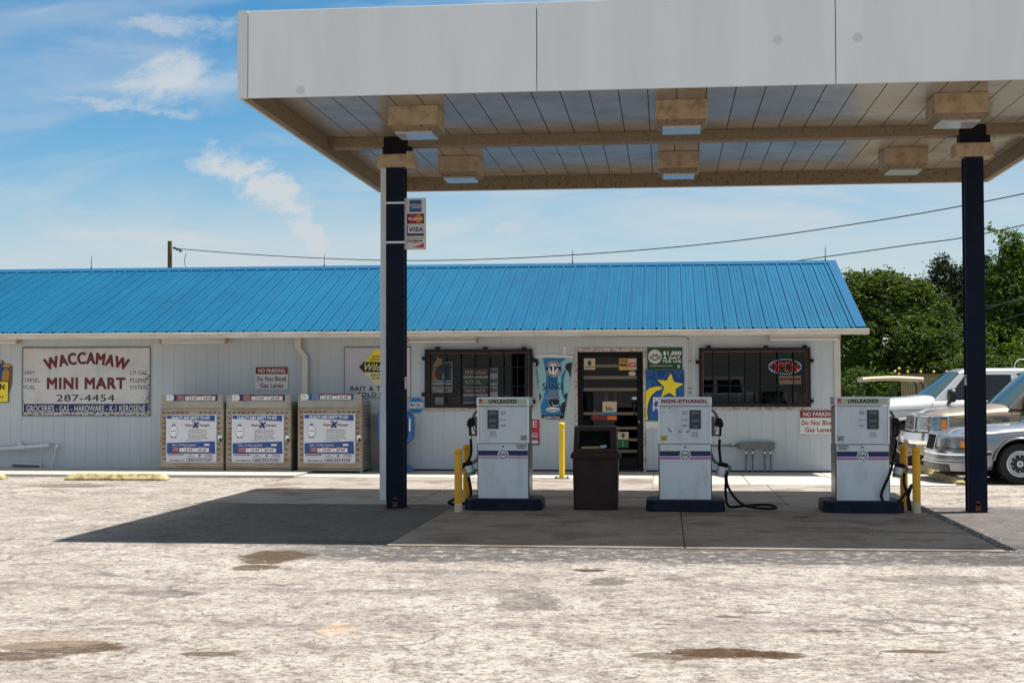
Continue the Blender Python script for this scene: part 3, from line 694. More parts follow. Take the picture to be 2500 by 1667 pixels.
# windows with security bars
def window(k, outer, vs, hs, tabs, tk, sill, name='window'):
    x0, y0, x1, y1 = outer; a = at(k, x0, y0, YW); b = at(k, x1, y1, YW)
    f = MB(); Yf = YW + .02; t = .05
    f.box(a[0], b[0], Yf, Yf + .06, a[1] - t - .03, a[1] - .002, 'frame_wood'); f.box(a[0], b[0], Yf, Yf + .06, b[1] + .002, b[1] + t, 'frame_wood')
    f.box(a[0], a[0] + t + .03, Yf, Yf + .06, b[1] + t, a[1] - t - .03, 'frame_wood'); f.box(b[0] - t - .03, b[0], Yf, Yf + .06, b[1] + t, a[1] - t - .03, 'frame_wood')
    o = build(f, name, bld)
    p = MB(); p.rect(a[0] + t, b[0] - t, b[1] + t - .01, a[1] - t - .01, Yf + .04, 'pane'); build(p, 'glass', o, recalc=False)
    s = MB(); s.B(k, *sill, YW - .03, .03, 'door_trim'); build(s, 'sill', o, bevel=.004)
    gmb = MB(); Yq = YW - .075; w = tk
    A = at(k, x0, y0, Yq); Bq = at(k, x1, y1, Yq)
    gmb.box(A[0], Bq[0], Yq, Yq + .035, A[1] - w, A[1], 'grille_navy'); gmb.box(A[0], Bq[0], Yq, Yq + .035, Bq[1], Bq[1] + w * .75, 'grille_navy')
    gmb.box(A[0], A[0] + w, Yq, Yq + .035, Bq[1] + w * .75, A[1] - w, 'grille_navy'); gmb.box(Bq[0] - w, Bq[0], Yq, Yq + .035, Bq[1] + w * .75, A[1] - w, 'grille_navy')
    for vx in vs: X = at(k, vx, y0, Yq)[0]; gmb.box(X - .008, X + .008, Yq + .008, Yq + .024, Bq[1] + .03, A[1] - .03, 'grille_navy')
    for hy in hs: Z = at(k, x0, hy, Yq)[1]; gmb.box(A[0] + .03, Bq[0] - .03, Yq + .004, Yq + .0225, Z - .009, Z + .009, 'grille_navy')
    for tx, ty in tabs:
        q = at(k, tx, ty, Yq); gmb.box(q[0] - .038, q[0] + .038, Yq + .005, YW - .001, q[1] - .03, q[1] + .03, 'black')
    build(gmb, 'security_grille', o, bevel=.002)
    return o
window('b', (130, 97, 2200, 1212), (515, 797, 1075, 1350, 1625, 1905), (450, 805), ((372, 85), (1285, 85), (2028, 85), (118, 275), (2215, 310), (112, 965), (2205, 1100)), .062, (135, 1215, 2190, 1275))
window(5, (510, 160, 1405, 630), (625, 755, 882, 1005, 1140, 1265), (315, 462), ((588, 155), (1045, 155), (1357, 153), (503, 274), (1408, 262), (500, 580), (1408, 585)), .058, (520, 630, 1400, 655))

# ------------------------------------------------------------------ things on the wall
YS = YW - .016
def anchor(k, x0, y0, x1, y1, Y): a = at(k, (x0 + x1) / 2, y1, Y); return (a[0], Y, a[1])
# main shop sign
t = thing('shop_sign', 'weathered white store name board with maroon arched lettering and navy strip', 'sign', anchor(1, 205, 258, 1365, 875, YS))
m = MB(); m.B(1, 207, 258, 1364, 875, YS, .012, 'peel'); build(m, 'panel', t)
m = MB(); m.B(1, 204, 253, 1368, 258, YS - .004, .018, 'grey_metal'); m.B(1, 204, 875, 1368, 880, YS - .004, .018, 'grey_metal'); m.B(1, 203, 258, 207, 875, YS - .004, .018, 'grey_metal'); m.B(1, 1364, 258, 1368, 875, YS - .004, .018, 'grey_metal'); build(m, 'edge_strip', t)
m = MB(); m.R(1, 217, 768, 1345, 843, YS - .002, 'navy'); m.T(1, 'GROCERIES - GAS - HARDWARE - K-1 KEROSENE', 240, 782, 1325, 838, YS - .004, 'offwhite', .01); build(m, 'navy_strip', t, recalc=False)
m = MB(); Yt = YS - .002
def arc_text(mb, s, k, x0, x1, ztop, zend, hh, Y, mt_, bold):
    def wp(u, w_):
        x = x0 + (x1 - x0) * u; tt = (u - .5) * 2
        yb = ztop + (zend - ztop) * tt * tt
        slope = 2 * (zend - ztop) * tt / ((x1 - x0) / 2)
        nl = sqrt(1 + slope * slope); h = (w_ - .5) * hh
        X = x + h * slope / nl; Yp = yb - h / nl
        return at(k, X, Yp, Y)
    mb.text(s, 0, 1, 0, 1, Y, mt_, bold, warp=wp)
arc_text(m, 'WACCAMAW', 1, 412, 1165, 352, 414, 104, Yt, 'maroon', .06)
m.T(1, 'MINI MART', 427, 528, 1143, 634, Yt - .002, 'maroon', .06)
m.T(1, '287-4454', 515, 683, 1043, 745, Yt, 'ink', .012)
for s, a in (('HWY.', (228, 467, 327, 503)), ('DIESEL', (226, 534, 364, 570)), ('FUEL', (226, 600, 321, 635)), ('L.P. GAS', (1186, 467, 1340, 503)), ('FILLING', (1186, 534, 1330, 570)), ('STATION', (1186, 600, 1338, 635))):
    m.T(1, s, *a, Yt, 'ink', .0)
build(m, 'lettering', t, recalc=False)
# parking signs
def no_parking(k, x0, y0, x1, y1, label, off=0.0):
    t = thing('parking_sign', label, 'sign', anchor(k, x0, y0, x1, y1, YS), 'no parking signs on the store wall')
    W_, H = x1 - x0, y1 - y0
    m = MB(); m.B(k, x0, y0, x1, y1, YS, .004, 'offwhite'); build(m, 'panel', t)
    m = MB(); Y1 = YS - .002; m.R(k, x0 + 2, y0 + 2, x1 - 2, y0 + H * .32, Y1, 'darkred')
    m.T(k, 'NO PARKING', x0 + W_ * .09, y0 + H * .08, x0 + W_ * .91, y0 + H * .26, Y1 - .002, 'offwhite', .03)
    m.T(k, 'Do Not Block', x0 + W_ * .05, y0 + H * .43, x0 + W_ * .95, y0 + H * .63, Y1, 'darkred', .03)
    m.T(k, 'Gas Lanes', x0 + W_ * .14, y0 + H * .72, x0 + W_ * .85, y0 + H * .92, Y1, 'darkred', .03)
    build(m, 'lettering', t, recalc=False)
no_parking(2, 849, 332, 1126, 524, 'no parking sign on the wall above the second propane cabinet')
no_parking(5, 1315, 656, 1615, 846, 'no parking sign below right window, partly hidden by the last pump')
# bait sign
t = thing('bait_sign', 'large pale bait and tackle board with yellow diamond, half hidden by canopy post', 'sign', anchor(2, 1600, 160, 2175, 600, YS))
m = MB(); m.B(2, 1600, 160, 2175, 600, YS, .012, 'sign_grey'); build(m, 'panel', t)
m = MB(); Y1 = YS - .002
for a in ((1604, 164, 2171, 168), (1604, 592, 2171, 596), (1604, 168, 1608, 592), (2166, 168, 2170, 592)): m.R(2, *a, Y1, 'ink')
m.P(2, [(1886, 175), (2043, 335), (1886, 495), (1729, 335)], Y1, 'yellow'); m.P(2, [(1770, 377), (2002, 377), (1886, 495)], Y1 - .002, 'pale_yellow')
m.P(2, [(1729, 335), (1771, 291), (2001, 291), (2043, 335), (2001, 377), (1771, 377)], Y1 - .004, 'ink')
m.T(2, 'Wildlife', 1778, 303, 2008, 364, Y1 - .006, 'pale_yellow', .02, .35)
m.T(2, 'NORTH', 1840, 236, 1932, 256, Y1 - .004, 'ink', .01); m.T(2, 'CAROLINA', 1817, 261, 1956, 281, Y1 - .004, 'ink', .01)
m.T(2, 'SERVICE', 1828, 390, 1944, 412, Y1 - .004, 'ink', .01); m.T(2, 'AGENT', 1836, 417, 1936, 439, Y1 - .004, 'ink', .01)
m.T(2, 'BAIT & TACKLE', 1655, 498, 2120, 534, Y1, 'ink', .035); m.T(2, 'SOLD HERE', 1718, 548, 2056, 586, Y1, 'ink', .035)
build(m, 'lettering', t, recalc=False)
# security octagon
m = MB(); k = 2; c = (2216, 659); o8 = [(c[0] + 63 * sx, c[1] + 63 * sy) for sx, sy in ((-.5, -1), (.5, -1), (1, -.45), (1, .45), (.5, 1), (-.5, 1), (-1, .45), (-1, -.45))]
m.P(k, o8, YS, 'atmc_blue', .006); m.R(k, 2155, 632, 2278, 686, YS - .002, 'offwhite'); m.D(k, 2178, 655, 13, 13, YS - .004, 'atmc_blue'); m.T(k, 'ATMC', 2192, 647, 2256, 668, YS - .004, 'ink', .03, .3); m.T(k, 'security', 2216, 670, 2268, 680, YS - .004, 'ink', .02)
solo(m, 'security_sign', 'blue and white octagonal alarm company plaque beside the left window', 'sign', anchor(k, 2153, 595, 2280, 722, YS))
# cigar advert at the left edge
m = MB(); k = 'o'
m.P(k, [(-120, 300), (-60, 250), (0, 262), (33, 262), (40, 292), (106, 303), (112, 320), (132, 318), (126, 500), (100, 600), (60, 640), (-120, 640)], YS, 'frame_wood', .006)
m.P(k, [(-80, 262), (33, 262), (16, 480), (-80, 480)], YS - .002, 'dim_blue'); m.P(k, [(38, 300), (106, 306), (90, 480), (14, 480)], YS - .002, 'dim_gold')
m.R(k, 32, 305, 98, 322, YS - .004, 'gold'); m.R(k, 28, 335, 96, 365, YS - .004, 'ink'); m.R(k, -80, 268, 22, 288, YS - .004, 'gold'); m.T(k, 'LEAF', 42, 346, 84, 358, YS - .006, 'white', .02)
m.R(k, -150, 478, 92, 708, YS - .006, 'ink'); m.R(k, -142, 488, 84, 700, YS - .008, 'yellow'); m.T(k, '99', -90, 502, 18, 586, YS - .010, 'ink', .06); m.T(k, 'c', 24, 520, 56, 566, YS - .010, 'ink', .04); m.R(k, 38, 508, 43, 578, YS - .011, 'ink')
m.T(k, 'LEAF', -60, 636, 40, 662, YS - .010, 'ink', .03)
solo(m, 'cigar_sign', 'cut-out cigar pack advert with yellow price tag at the left edge of the wall', 'sign', anchor(k, -100, 262, 130, 708, YS))
# milkshake cup sign
t = thing('milkshake_sign', 'cup-shaped blue milkshake advert with black cow spots beside the door', 'sign', anchor('c', 20, 40, 605, 1105, YS)); k = 'c'; Y1 = YS - .002
m = MB(); m.P(k, [(20, 160), (150, 148), (300, 145), (450, 155), (605, 178), (602, 205), (590, 210), (560, 480), (520, 760), (470, 1090), (400, 1105), (300, 1108), (200, 1102), (133, 1085), (80, 640), (40, 210), (22, 200)], YS, 'offwhite', .008)
m.P(k, [(455, 35), (500, 35), (485, 160), (440, 160)], YS, 'offwhite', .008); build(m, 'board', t)
m = MB(); m.P(k, [(42, 200), (598, 205), (560, 480), (520, 760), (468, 1045), (132, 1045), (80, 640)], Y1, 'cup_teal')
m.P(k, [(150, 200), (500, 205), (420, 270), (375, 400), (370, 600), (400, 860), (430, 1042), (134, 1042), (118, 915), (160, 800), (200, 600), (200, 420)], Y1 - .002, 'cup_blue')
m.P(k, [(500, 370), (480, 430), (455, 560), (465, 720), (500, 800), (485, 835), (440, 760), (415, 600), (425, 460), (470, 380)], Y1 - .002, 'cup_blue')
m.P(k, [(50, 320), (75, 400), (92, 560), (80, 620)], Y1 - .002, 'cup_blue')
for pl in ([(586, 272), (530, 275), (490, 300), (482, 340), (500, 380), (530, 400), (545, 480), (556, 492), (570, 400)], [(42, 210), (80, 225), (97, 280), (85, 320), (52, 332)], [(95, 725), (120, 735), (130, 780), (110, 838)],
           [(520, 715), (480, 730), (468, 775), (500, 800), (490, 835), (430, 870), (410, 920), (420, 1010), (450, 1042), (470, 1042), (500, 860)], [(82, 600), (96, 640), (88, 675)]): m.P(k, pl, Y1 - .004, 'ink')
m.P(k, [(132, 1042), (470, 1042), (466, 1092), (400, 1103), (300, 1106), (200, 1101), (134, 1084)], Y1 - .004, 'ink'); m.T(k, "Cookies'n Cream", 168, 1055, 400, 1092, Y1 - .006, 'white', .02)
m.D(k, 306, 362, 120, 134, Y1 - .006, 'cup_navy', 30); m.D(k, 306, 365, 74, 84, Y1 - .008, 'offwhite', 24)
def ring_text(mb, s, cx, cy, r, a0, a1, h, inner=False):
    def wp(u, w_):
        a = a0 + (a1 - a0) * u; rr = r + (h * (w_ - .5) if not inner else -h * (w_ - .5))
        return at(k, cx + rr * sin(a), cy - rr * cos(a) * 1.1, Y1 - .008)
    mb.text(s, 0, 1, 0, 1, Y1 - .008, 'white', .03, warp=wp)
ring_text(m, 'COLD COW', 306, 362, 98, -1.25, 1.25, 30); ring_text(m, 'ICE CREAM', 306, 362, 98, pi + 1.25, pi - 1.25, 28, True)
m.P(k, [(262, 335), (285, 318), (325, 318), (350, 335), (378, 325), (380, 345), (350, 360), (335, 400), (325, 435), (285, 435), (275, 400), (262, 360), (240, 345), (238, 325)], Y1 - .010, 'ink')
m.P(k, [(292, 320), (318, 320), (322, 390), (330, 420), (315, 440), (295, 440), (280, 420), (290, 390)], Y1 - .012, 'white')
m.T(k, 'MILK', 240, 508, 372, 560, Y1 - .006, 'cup_navy', .02); m.T(k, 'SHAKE', 148, 572, 462, 672, Y1 - .006, 'cup_navy', .02)
m.T(k, 'MOO', 238, 680, 358, 732, Y1 - .006, 'offwhite', .09); m.T(k, 'MOO', 240, 684, 355, 728, Y1 - .008, 'cup_navy', .03); m.T(k, 'COOKIES', 192, 752, 408, 804, Y1 - .006, 'offwhite', .09); m.T(k, 'COOKIES', 198, 756, 402, 800, Y1 - .008, 'cup_navy', .03); m.T(k, '&', 288, 734, 312, 754, Y1 - .008, 'cup_navy', .02)
m.D(k, 285, 875, 48, 62, Y1 - .006, 'offwhite'); m.D(k, 285, 868, 46, 56, Y1 - .008, 'ink'); m.D(k, 338, 860, 54, 52, Y1 - .010, 'offwhite'); m.D(k, 340, 852, 52, 48, Y1 - .012, 'ink')
m.D(k, 300, 965, 104, 34, Y1 - .008, 'white', 28); m.T(k, "Cookies'n Cream", 212, 952, 390, 984, Y1 - .010, 'ink', .03)
build(m, 'artwork', t, recalc=False)
# lottery signs
t = thing('lottery_sign', 'dark green prize sign with round emblem, above the blue star poster', 'sign', anchor('e', 143, 60, 760, 440, YS)); k = 'e'
m = MB(); m.B(k, 143, 58, 758, 442, YS, .01, 'green_sign'); build(m, 'board', t)
m = MB(); m.D(k, 278, 218, 122, 124, Y1, 'offwhite', 32); a = at(k, 278, 218, Y1); m.ring(a[0], a[1], .108, .112, Y1 - .002, 'ink')
m.P(k, [(180, 205), (210, 225), (345, 225), (378, 205), (362, 235), (372, 262), (340, 250), (215, 250), (185, 262), (195, 235)], Y1 - .002, 'ink'); m.D(k, 278, 245, 62, 45, Y1 - .003, 'ink'); m.D(k, 278, 240, 52, 32, Y1 - .0045, 'offwhite')
m.T(k, 'LUCKY', 198, 190, 362, 222, Y1 - .006, 'offwhite', .06); m.T(k, 'LUCKY', 202, 193, 358, 219, Y1 - .008, 'ink', .03); m.T(k, 'FOR LIFE', 230, 240, 330, 262, Y1 - .006, 'ink', .03)
m.P(k, [(222, 140), (240, 175), (262, 160), (262, 190), (240, 190)], Y1 - .002, 'ink'); m.P(k, [(330, 140), (312, 175), (292, 160), (292, 190), (315, 190)], Y1 - .002, 'ink')
m.T(k, '$1,000', 420, 122, 735, 200, Y1, 'white', .05); m.T(k, 'A DAY.', 420, 210, 738, 265, Y1, 'white', .05); m.T(k, 'FOR LIFE.', 420, 278, 748, 322, Y1, 'white', .05); m.T(k, 'Drawings Mondays and Thursdays', 192, 368, 586, 390, Y1, 'white', .02)
m.P(k, [(668, 375), (690, 358), (712, 362), (712, 418), (668, 418)], Y1, 'cup_teal'); build(m, 'artwork', t, recalc=False)
t = thing('star_poster', 'blue lottery poster with big yellow shooting star right of the door', 'poster', anchor('e', 118, 450, 790, 1480, YS))
m = MB(); m.B(k, 120, 452, 790, 1482, YS, .008, 'play_blue'); build(m, 'board', t)
m = MB(); m.R(k, 122, 454, 788, 620, Y1, 'play_dark'); m.T(k, 'PLAY', 130, 465, 780, 600, Y1 - .0015, 'play_blue', .05)
m.P(k, [(555, 455), (640, 600), (788, 620), (788, 700), (660, 790), (690, 980), (530, 880), (350, 960), (410, 790), (240, 600), (470, 590)], Y1 - .0035, 'play_dark')
m.P(k, [(120, 790), (260, 700), (400, 700), (420, 760), (300, 850), (200, 1000), (165, 1180), (200, 1330), (165, 1330), (120, 1330)], Y1 - .003, 'play_dark')
m.P(k, [(120, 820), (180, 765), (290, 735), (390, 735), (408, 755), (395, 780), (300, 815), (215, 895), (160, 1020), (138, 1180), (155, 1312), (120, 1312)], Y1 - .005, 'yellow')
m.P(k, [(554, 502), (607, 655), (777, 692), (641, 775), (641, 915), (530, 845), (383, 918), (440, 748), (316, 618), (482, 632)], Y1 - .005, 'yellow')
m.T(k, 'PLAY', 245, 920, 665, 1030, Y1 - .006, 'white', .05); m.T(k, 'HERE', 240, 1050, 665, 1158, Y1 - .006, 'white', .05)
m.R(k, 120, 1312, 790, 1342, Y1 - .0055, 'green'); m.R(k, 120, 1342, 790, 1482, Y1 - .0055, 'offwhite'); m.T(k, 'Must be 18 to play.', 180, 1452, 560, 1468, Y1 - .0075, 'ink', .01)
build(m, 'artwork', t, recalc=False)
# red price sign behind first pump
m = MB(); k = 'f'; m.B(k, 760, 336, 1029, 655, YS, .006, 'red'); m.R(k, 760, 590, 1029, 655, Y1, 'ink'); m.R(k, 790, 598, 1015, 640, Y1 - .002, 'offwhite'); m.T(k, 'E', 945, 355, 1000, 430, Y1, 'offwhite', .02); m.R(k, 880, 500, 1005, 560, Y1, 'offwhite'); m.T(k, '90', 944, 505, 1000, 550, Y1 - .002, 'ink', .03)
solo(m, 'price_sign', 'small red and black price card on the wall behind the left pump', 'sign', anchor(k, 760, 336, 1029, 655, YS))
# tube lights under the eave
for x0, y0, x1, y1, lb in ((-250, 196, 155, 216, 'tube light under the eave at the left edge, before the store name board'), (1455, 186, 2058, 214, 'tube light under the eave above the first propane cabinet')):
    pass
def tube_light(k, x0, y0, x1, y1, lb):
    Y = YW - .16; t = thing('tube_light', lb, 'light', anchor(k, x0, y0, x1, y1, Y), 'tube lights under the eave')
    a = at(k, x0, y0, Y); b = at(k, x1, y1, Y)
    m = MB(); m.box(a[0], b[0], Y, Y + .155, a[1] - .035, a[1] + .02, 'trim_white'); m.box(a[0] - .004, a[0] + .02, Y - .02, Y + .1, b[1] - .01, a[1] + .021, 'light_box'); m.box(b[0] - .02, b[0] + .004, Y - .02, Y + .1, b[1] - .01, a[1] + .021, 'light_box'); build(m, 'housing', t)
    m = MB(); z = b[1] + .015; m.tube([(a[0] + .02, Y + .02, z), (b[0] - .02, Y + .02, z)], .016, 'white', 8); build(m, 'tube', t)
tube_light(1, -430, 192, 158, 216, 'tube light under the eave at the left edge, before the store name board')
tube_light(1, 1455, 184, 2058, 214, 'tube light under the eave above the first propane cabinet')
tube_light(3, 448, 138, 985, 174, 'tube light under the eave above the left barred window')
tube_light(5, 1066, 62, 1638, 97, 'tube light under the eave above the right barred window')
# pipes on the left
m = MB(); Y = YW - .09
p = [at('o', x, y, Y) for x, y in ((-450, 1222), (0, 1200), (180, 1190), (420, 1170), (535, 1164))]
m.tube([(a, Y, b) for a, b in p], [.036, .036, .036, .036, .036], 'pvc', 12)
q = at('o', 215, 1188, Y); m.tube([(q[0] - .09, Y, q[1] - .008), (q[0] + .09, Y, q[1] + .008)], .047, 'pvc', 12); m.tube([(q[0], Y, q[1]), (q[0], Y, q[1] + .1)], .04, 'pvc', 12)
q = at('o', 425, 1170, Y); q2 = at('o', 520, 1165, Y); m.tube([(q[0], Y, q[1]), (q2[0], Y, q2[1])], .044, 'pvc', 12)
solo(m, 'drain_pipe', 'fat white plastic pipe running along the wall under the name board', 'pipe', (p[2][0], Y, p[2][1]))
m = MB(); Y = YW - .07; p = [at('o', x, y, Y) for x, y in ((612, 1160), (590, 1215), (560, 1365), (542, 1425))]
m.tube([(a, Y, b) for a, b in p], [.018, .015, .015, .02], 'pvc', 10); m.tube([(p[0][0] - .03, Y, p[0][1] - .06), (p[0][0] + .02, Y, p[0][1] + .02)], .028, 'pvc', 10)
solo(m, 'spigot_pipe', 'thin slanting white pipe with tap rising from the walk', 'pipe', (p[3][0], Y, .05))
m = MB(); Y = YW - .12; p = [at('o', x, y, Y) for x, y in ((118, 1425), (118, 1352), (434, 1366), (434, 1400))]
m.tube([(a, Y, b) for a, b in p], .017, 'pvc', 10); m.box(p[0][0] + .02, p[2][0], Y + .03, Y + .05, .05, p[1][1] - .02, 'grey_metal')
for a, b in p[1:3]: m.tube([(a, Y, b - .03), (a, Y, b + .015)], .024, 'pvc', 10)
solo(m, 'low_pipe', 'low bent white pipe frame at the foot of the wall', 'pipe', (p[0][0], Y, .05))
# valve manifold on the right
t = thing('pipe_manifold', 'grey metal box on the wall with four valved pipes going into the ground', 'pipe box', anchor(5, 830, 912, 1118, 1170, YW)); Y = YW - .13
m = MB(); m.B(5, 830, 912, 1118, 968, Y, .13, 'grey_metal'); build(m, 'box', t, bevel=.006)
for x, x2 in ((887, 884), (941, 940), (1036, 1036), (1082, 1086)):
    a = at(5, x, 970, Y + .05); b = at(5, x2, 1172, Y + .05); m = MB(); m.tube([(a[0], Y + .05, a[1] + .01), (b[0], Y + .05, .01)], .014, 'grey_metal', 10)
    m.tube([(a[0], Y + .05, a[1] - .03), (a[0], Y + .05, a[1] - .17)], .02, 'grey_metal', 10); q = at(5, x, 995, Y + .02); m.disc(q[0], q[1], .018, .018, Y + .015, 'alu', 12, .02); build(m, 'valve_pipe', t)
m = MB(); p = [at(5, x, y, YW - .05) for x, y in ((560, 942), (750, 941), (772, 937), (800, 928), (832, 941))]
m.tube([(p[0][0], YW - .05, p[0][1]), (p[1][0], YW - .05, p[1][1])], .013, 'grey_metal', 8); m.tube([(p[1][0], YW - .05, p[1][1]), (p[2][0], YW - .05, p[2][1]), (p[4][0], YW - .05, p[4][1])], .022, 'grey_metal', 8); m.tube([(p[2][0], YW - .05, p[2][1]), (p[3][0], YW - .06, p[3][1] + .03)], .018, 'alu', 8); build(m, 'conduit', t)

# posters and lit sign behind the glass
YG = YW + .085
def flat(name, label, cat, parts, k, bb, group=None, Y=YG):
    m = MB()
    for fn in parts: fn(m)
    return solo(m, name, label, cat, anchor(k, *bb, Y), group, recalc=False)
m = MB(); k = 'b'; Y = YG
m.B(k, 250, 340, 665, 925, Y, .004, 'ink'); m.R(k, 500, 345, 660, 360, Y - .002, 'offwhite'); m.R(k, 640, 360, 660, 920, Y - .002, 'offwhite'); m.R(k, 265, 690, 645, 925, Y - .002, 'offwhite')
m.T(k, 'NORTH CAROLINA', 268, 700, 640, 740, Y - .004, 'ink', .03); m.T(k, 'Education', 270, 755, 640, 815, Y - .004, 'ink', .03, .3); m.T(k, 'LOTTERY', 272, 838, 645, 908, Y - .004, 'ink', .04)
m.P(k, [(372, 240), (410, 275), (472, 280), (455, 340), (470, 390), (410, 400), (330, 520), (325, 600), (390, 690), (290, 690), (268, 560), (290, 400), (330, 330), (355, 300)], Y - .006, 'gold'); m.P(k, [(268, 560), (285, 420), (300, 560), (300, 690), (270, 690)], Y - .008, 'orange')
m.P(k, [(482, 560), (492, 560), (505, 660), (470, 660)], Y - .004, 'offwhite'); m.R(k, 320, 522, 640, 528, Y - .004, 'dim_green')
solo(m, 'lottery_poster', 'lottery poster with orange star inside the left window', 'poster', anchor(k, 250, 240, 665, 925, Y), recalc=False)
def card(y0, y1, bg, s, fg, lb, sh=0.0, price='$3.65', nm='cigarette_sign'):
    m = MB(); m.B(k, 870, y0, 1340, y1, Y, .004, bg); m.R(k, 870, y1, 1340, y1 + 35, Y, 'offwhite')
    if s: m.T(k, s, 905, y0 + (y1 - y0) * .22, 1300 if s != 'KOOL' else 1215, y0 + (y1 - y0) * .75, Y - .002, fg, .015, sh)
    m.R(k, 1385, y0 - 5, 1532, y1 + 30, Y, 'offwhite'); m.T(k, price, 1392, y0 + 10, 1525, y0 + (y1 - y0) * .7, Y - .002, 'ink', .06)
    solo(m, nm, lb, 'sign', anchor(k, 870, y0, 1532, y1, Y), 'tobacco price strips in the left window', recalc=False)
card(462, 612, 'dim_red', 'Winston', 'offwhite', 'red tobacco strip, topmost of the price strips in the left window', .3)
card(650, 795, 'dim_green', 'KOOL', 'offwhite', 'dark green tobacco strip in the middle of the left window', 0, '$4.45')
card(830, 955, 'maroon', 'MAVERICK', 'offwhite', 'dark tobacco strip under the green one in the left window', 0, '$3.23')
card(990, 1100, 'dim_blue', '', 'offwhite', 'blue tobacco strip lowest in the left window', 0, '$4.10')
m = MB(); m.R('b', 330, 1020, 488, 1160, YG - .001, 'sign_grey'); solo(m, 'notice_paper', 'small plain grey notice in the lower left corner of the left window', 'paper', anchor('b', 330, 1020, 488, 1160, YG), recalc=False)
# LED sign
t = thing('open_sign', 'oval LED open sign glowing red and blue inside the right window', 'sign', anchor(5, 1065, 248, 1325, 372, YG)); k = 5
m = MB(); m.D(k, 1197, 310, 138, 66, YG + .012, 'black', 32, .02)
for i in range(44):
    a = 2 * pi * i / 44; m.D(k, 1197 + 128 * cos(a), 310 + 58 * sin(a), 3.0, 3.0, YG + .008, 'led_blue', 6)
def dots(pts):
    for (x0, y0), (x1, y1) in zip(pts, pts[1:]):
        n = max(2, int(sqrt((x1 - x0) ** 2 + (y1 - y0) ** 2) / 7))
        for i in range(n): m.D(k, x0 + (x1 - x0) * i / n, y0 + (y1 - y0) * i / n, 2.6, 2.6, YG + .008, 'led_red', 6)
dots([(1090, 300), (1098, 282), (1118, 282), (1128, 300), (1128, 325), (1118, 343), (1098, 343), (1090, 325), (1090, 300)]); dots([(1147, 345), (1147, 280), (1180, 280), (1180, 310), (1147, 310)]); dots([(1235, 280), (1200, 280), (1200, 345), (1235, 345)]); dots([(1200, 312), (1230, 312)]); dots([(1255, 345), (1255, 280), (1300, 345), (1300, 280)])
build_one(m, 'lit_panel', t, recalc=False)
m = MB(); m.R(5, 1148, 382, 1325, 450, YG, 'slat'); m.R(5, 1150, 398, 1320, 418, YG - .002, 'red'); solo(m, 'window_notice', 'small notice with red strip under the LED open sign', 'paper', anchor(5, 1148, 382, 1325, 450, YG), recalc=False)
# stickers on the door
Y = YW + .047
def sticker(x0, y0, x1, y1, bg, lb, extra=(), nm='door_sticker'):
    m = MB(); m.R(4, x0, y0, x1, y1, Y, bg)
    for e in extra:
        if e[0] == 'T': m.T(4, e[1], *e[2], Y - .003, e[3], .02)
        elif e[0] == 'D': m.D(4, *e[1], Y - .002, e[2])
        else: m.R(4, *e[1], Y - .002, e[2])
    solo(m, nm, lb, 'sticker', anchor(4, x0, y0, x1, y1, Y), 'stickers on the door glass', recalc=False)
sticker(573, 245, 663, 334, 'slat', 'tan square sticker with green leaf, upper left of the door glass', [('D', (618, 282, 16, 22), 'dim_green'), ('R', (580, 312, 656, 318), 'ink')])
sticker(853, 245, 921, 337, 'gold', 'yellow notice with dark lines, upper right of the door glass', [('R', (858, 255, 916, 262), 'ink'), ('R', (858, 272, 916, 279), 'ink'), ('R', (858, 290, 916, 306), 'ink')])
sticker(924, 245, 993, 337, 'slat', 'red and tan notice beside the yellow one on the door', [('R', (930, 280, 988, 312), 'red'), ('T', 'NO', (940, 286, 978, 304), 'white')])
m = MB(); m.D(4, 958, 365, 30, 18, Y, 'slat'); solo(m, 'oval_sticker', 'small tan oval sticker under the notices on the door', 'sticker', anchor(4, 928, 347, 988, 383, Y), recalc=False)
sticker(722, 588, 835, 692, 'slat', 'tan box-front advert with lowercase word in the middle of the door', [('T', 'blu', (750, 625, 803, 660), 'ink'), ('R', (722, 672, 835, 692), 'cup_blue')])
sticker(632, 700, 835, 735, 'dim_red', 'dark red strip card with orange end under the tan advert', [('R', (762, 702, 835, 733), 'orange')])
sticker(842, 830, 930, 890, 'slat', 'tan card with green box low on the door glass', [('D', (886, 858, 14, 20), 'dim_green')])
sticker(842, 893, 930, 955, 'dim_green', 'dark green bottle card lowest on the door glass', [('R', (878, 900, 892, 948), 'green')])
sticker(940, 552, 993, 573, 'poster_blue', 'tiny blue and white card label above the door handle', [('R', (960, 552, 993, 573), 'offwhite')])

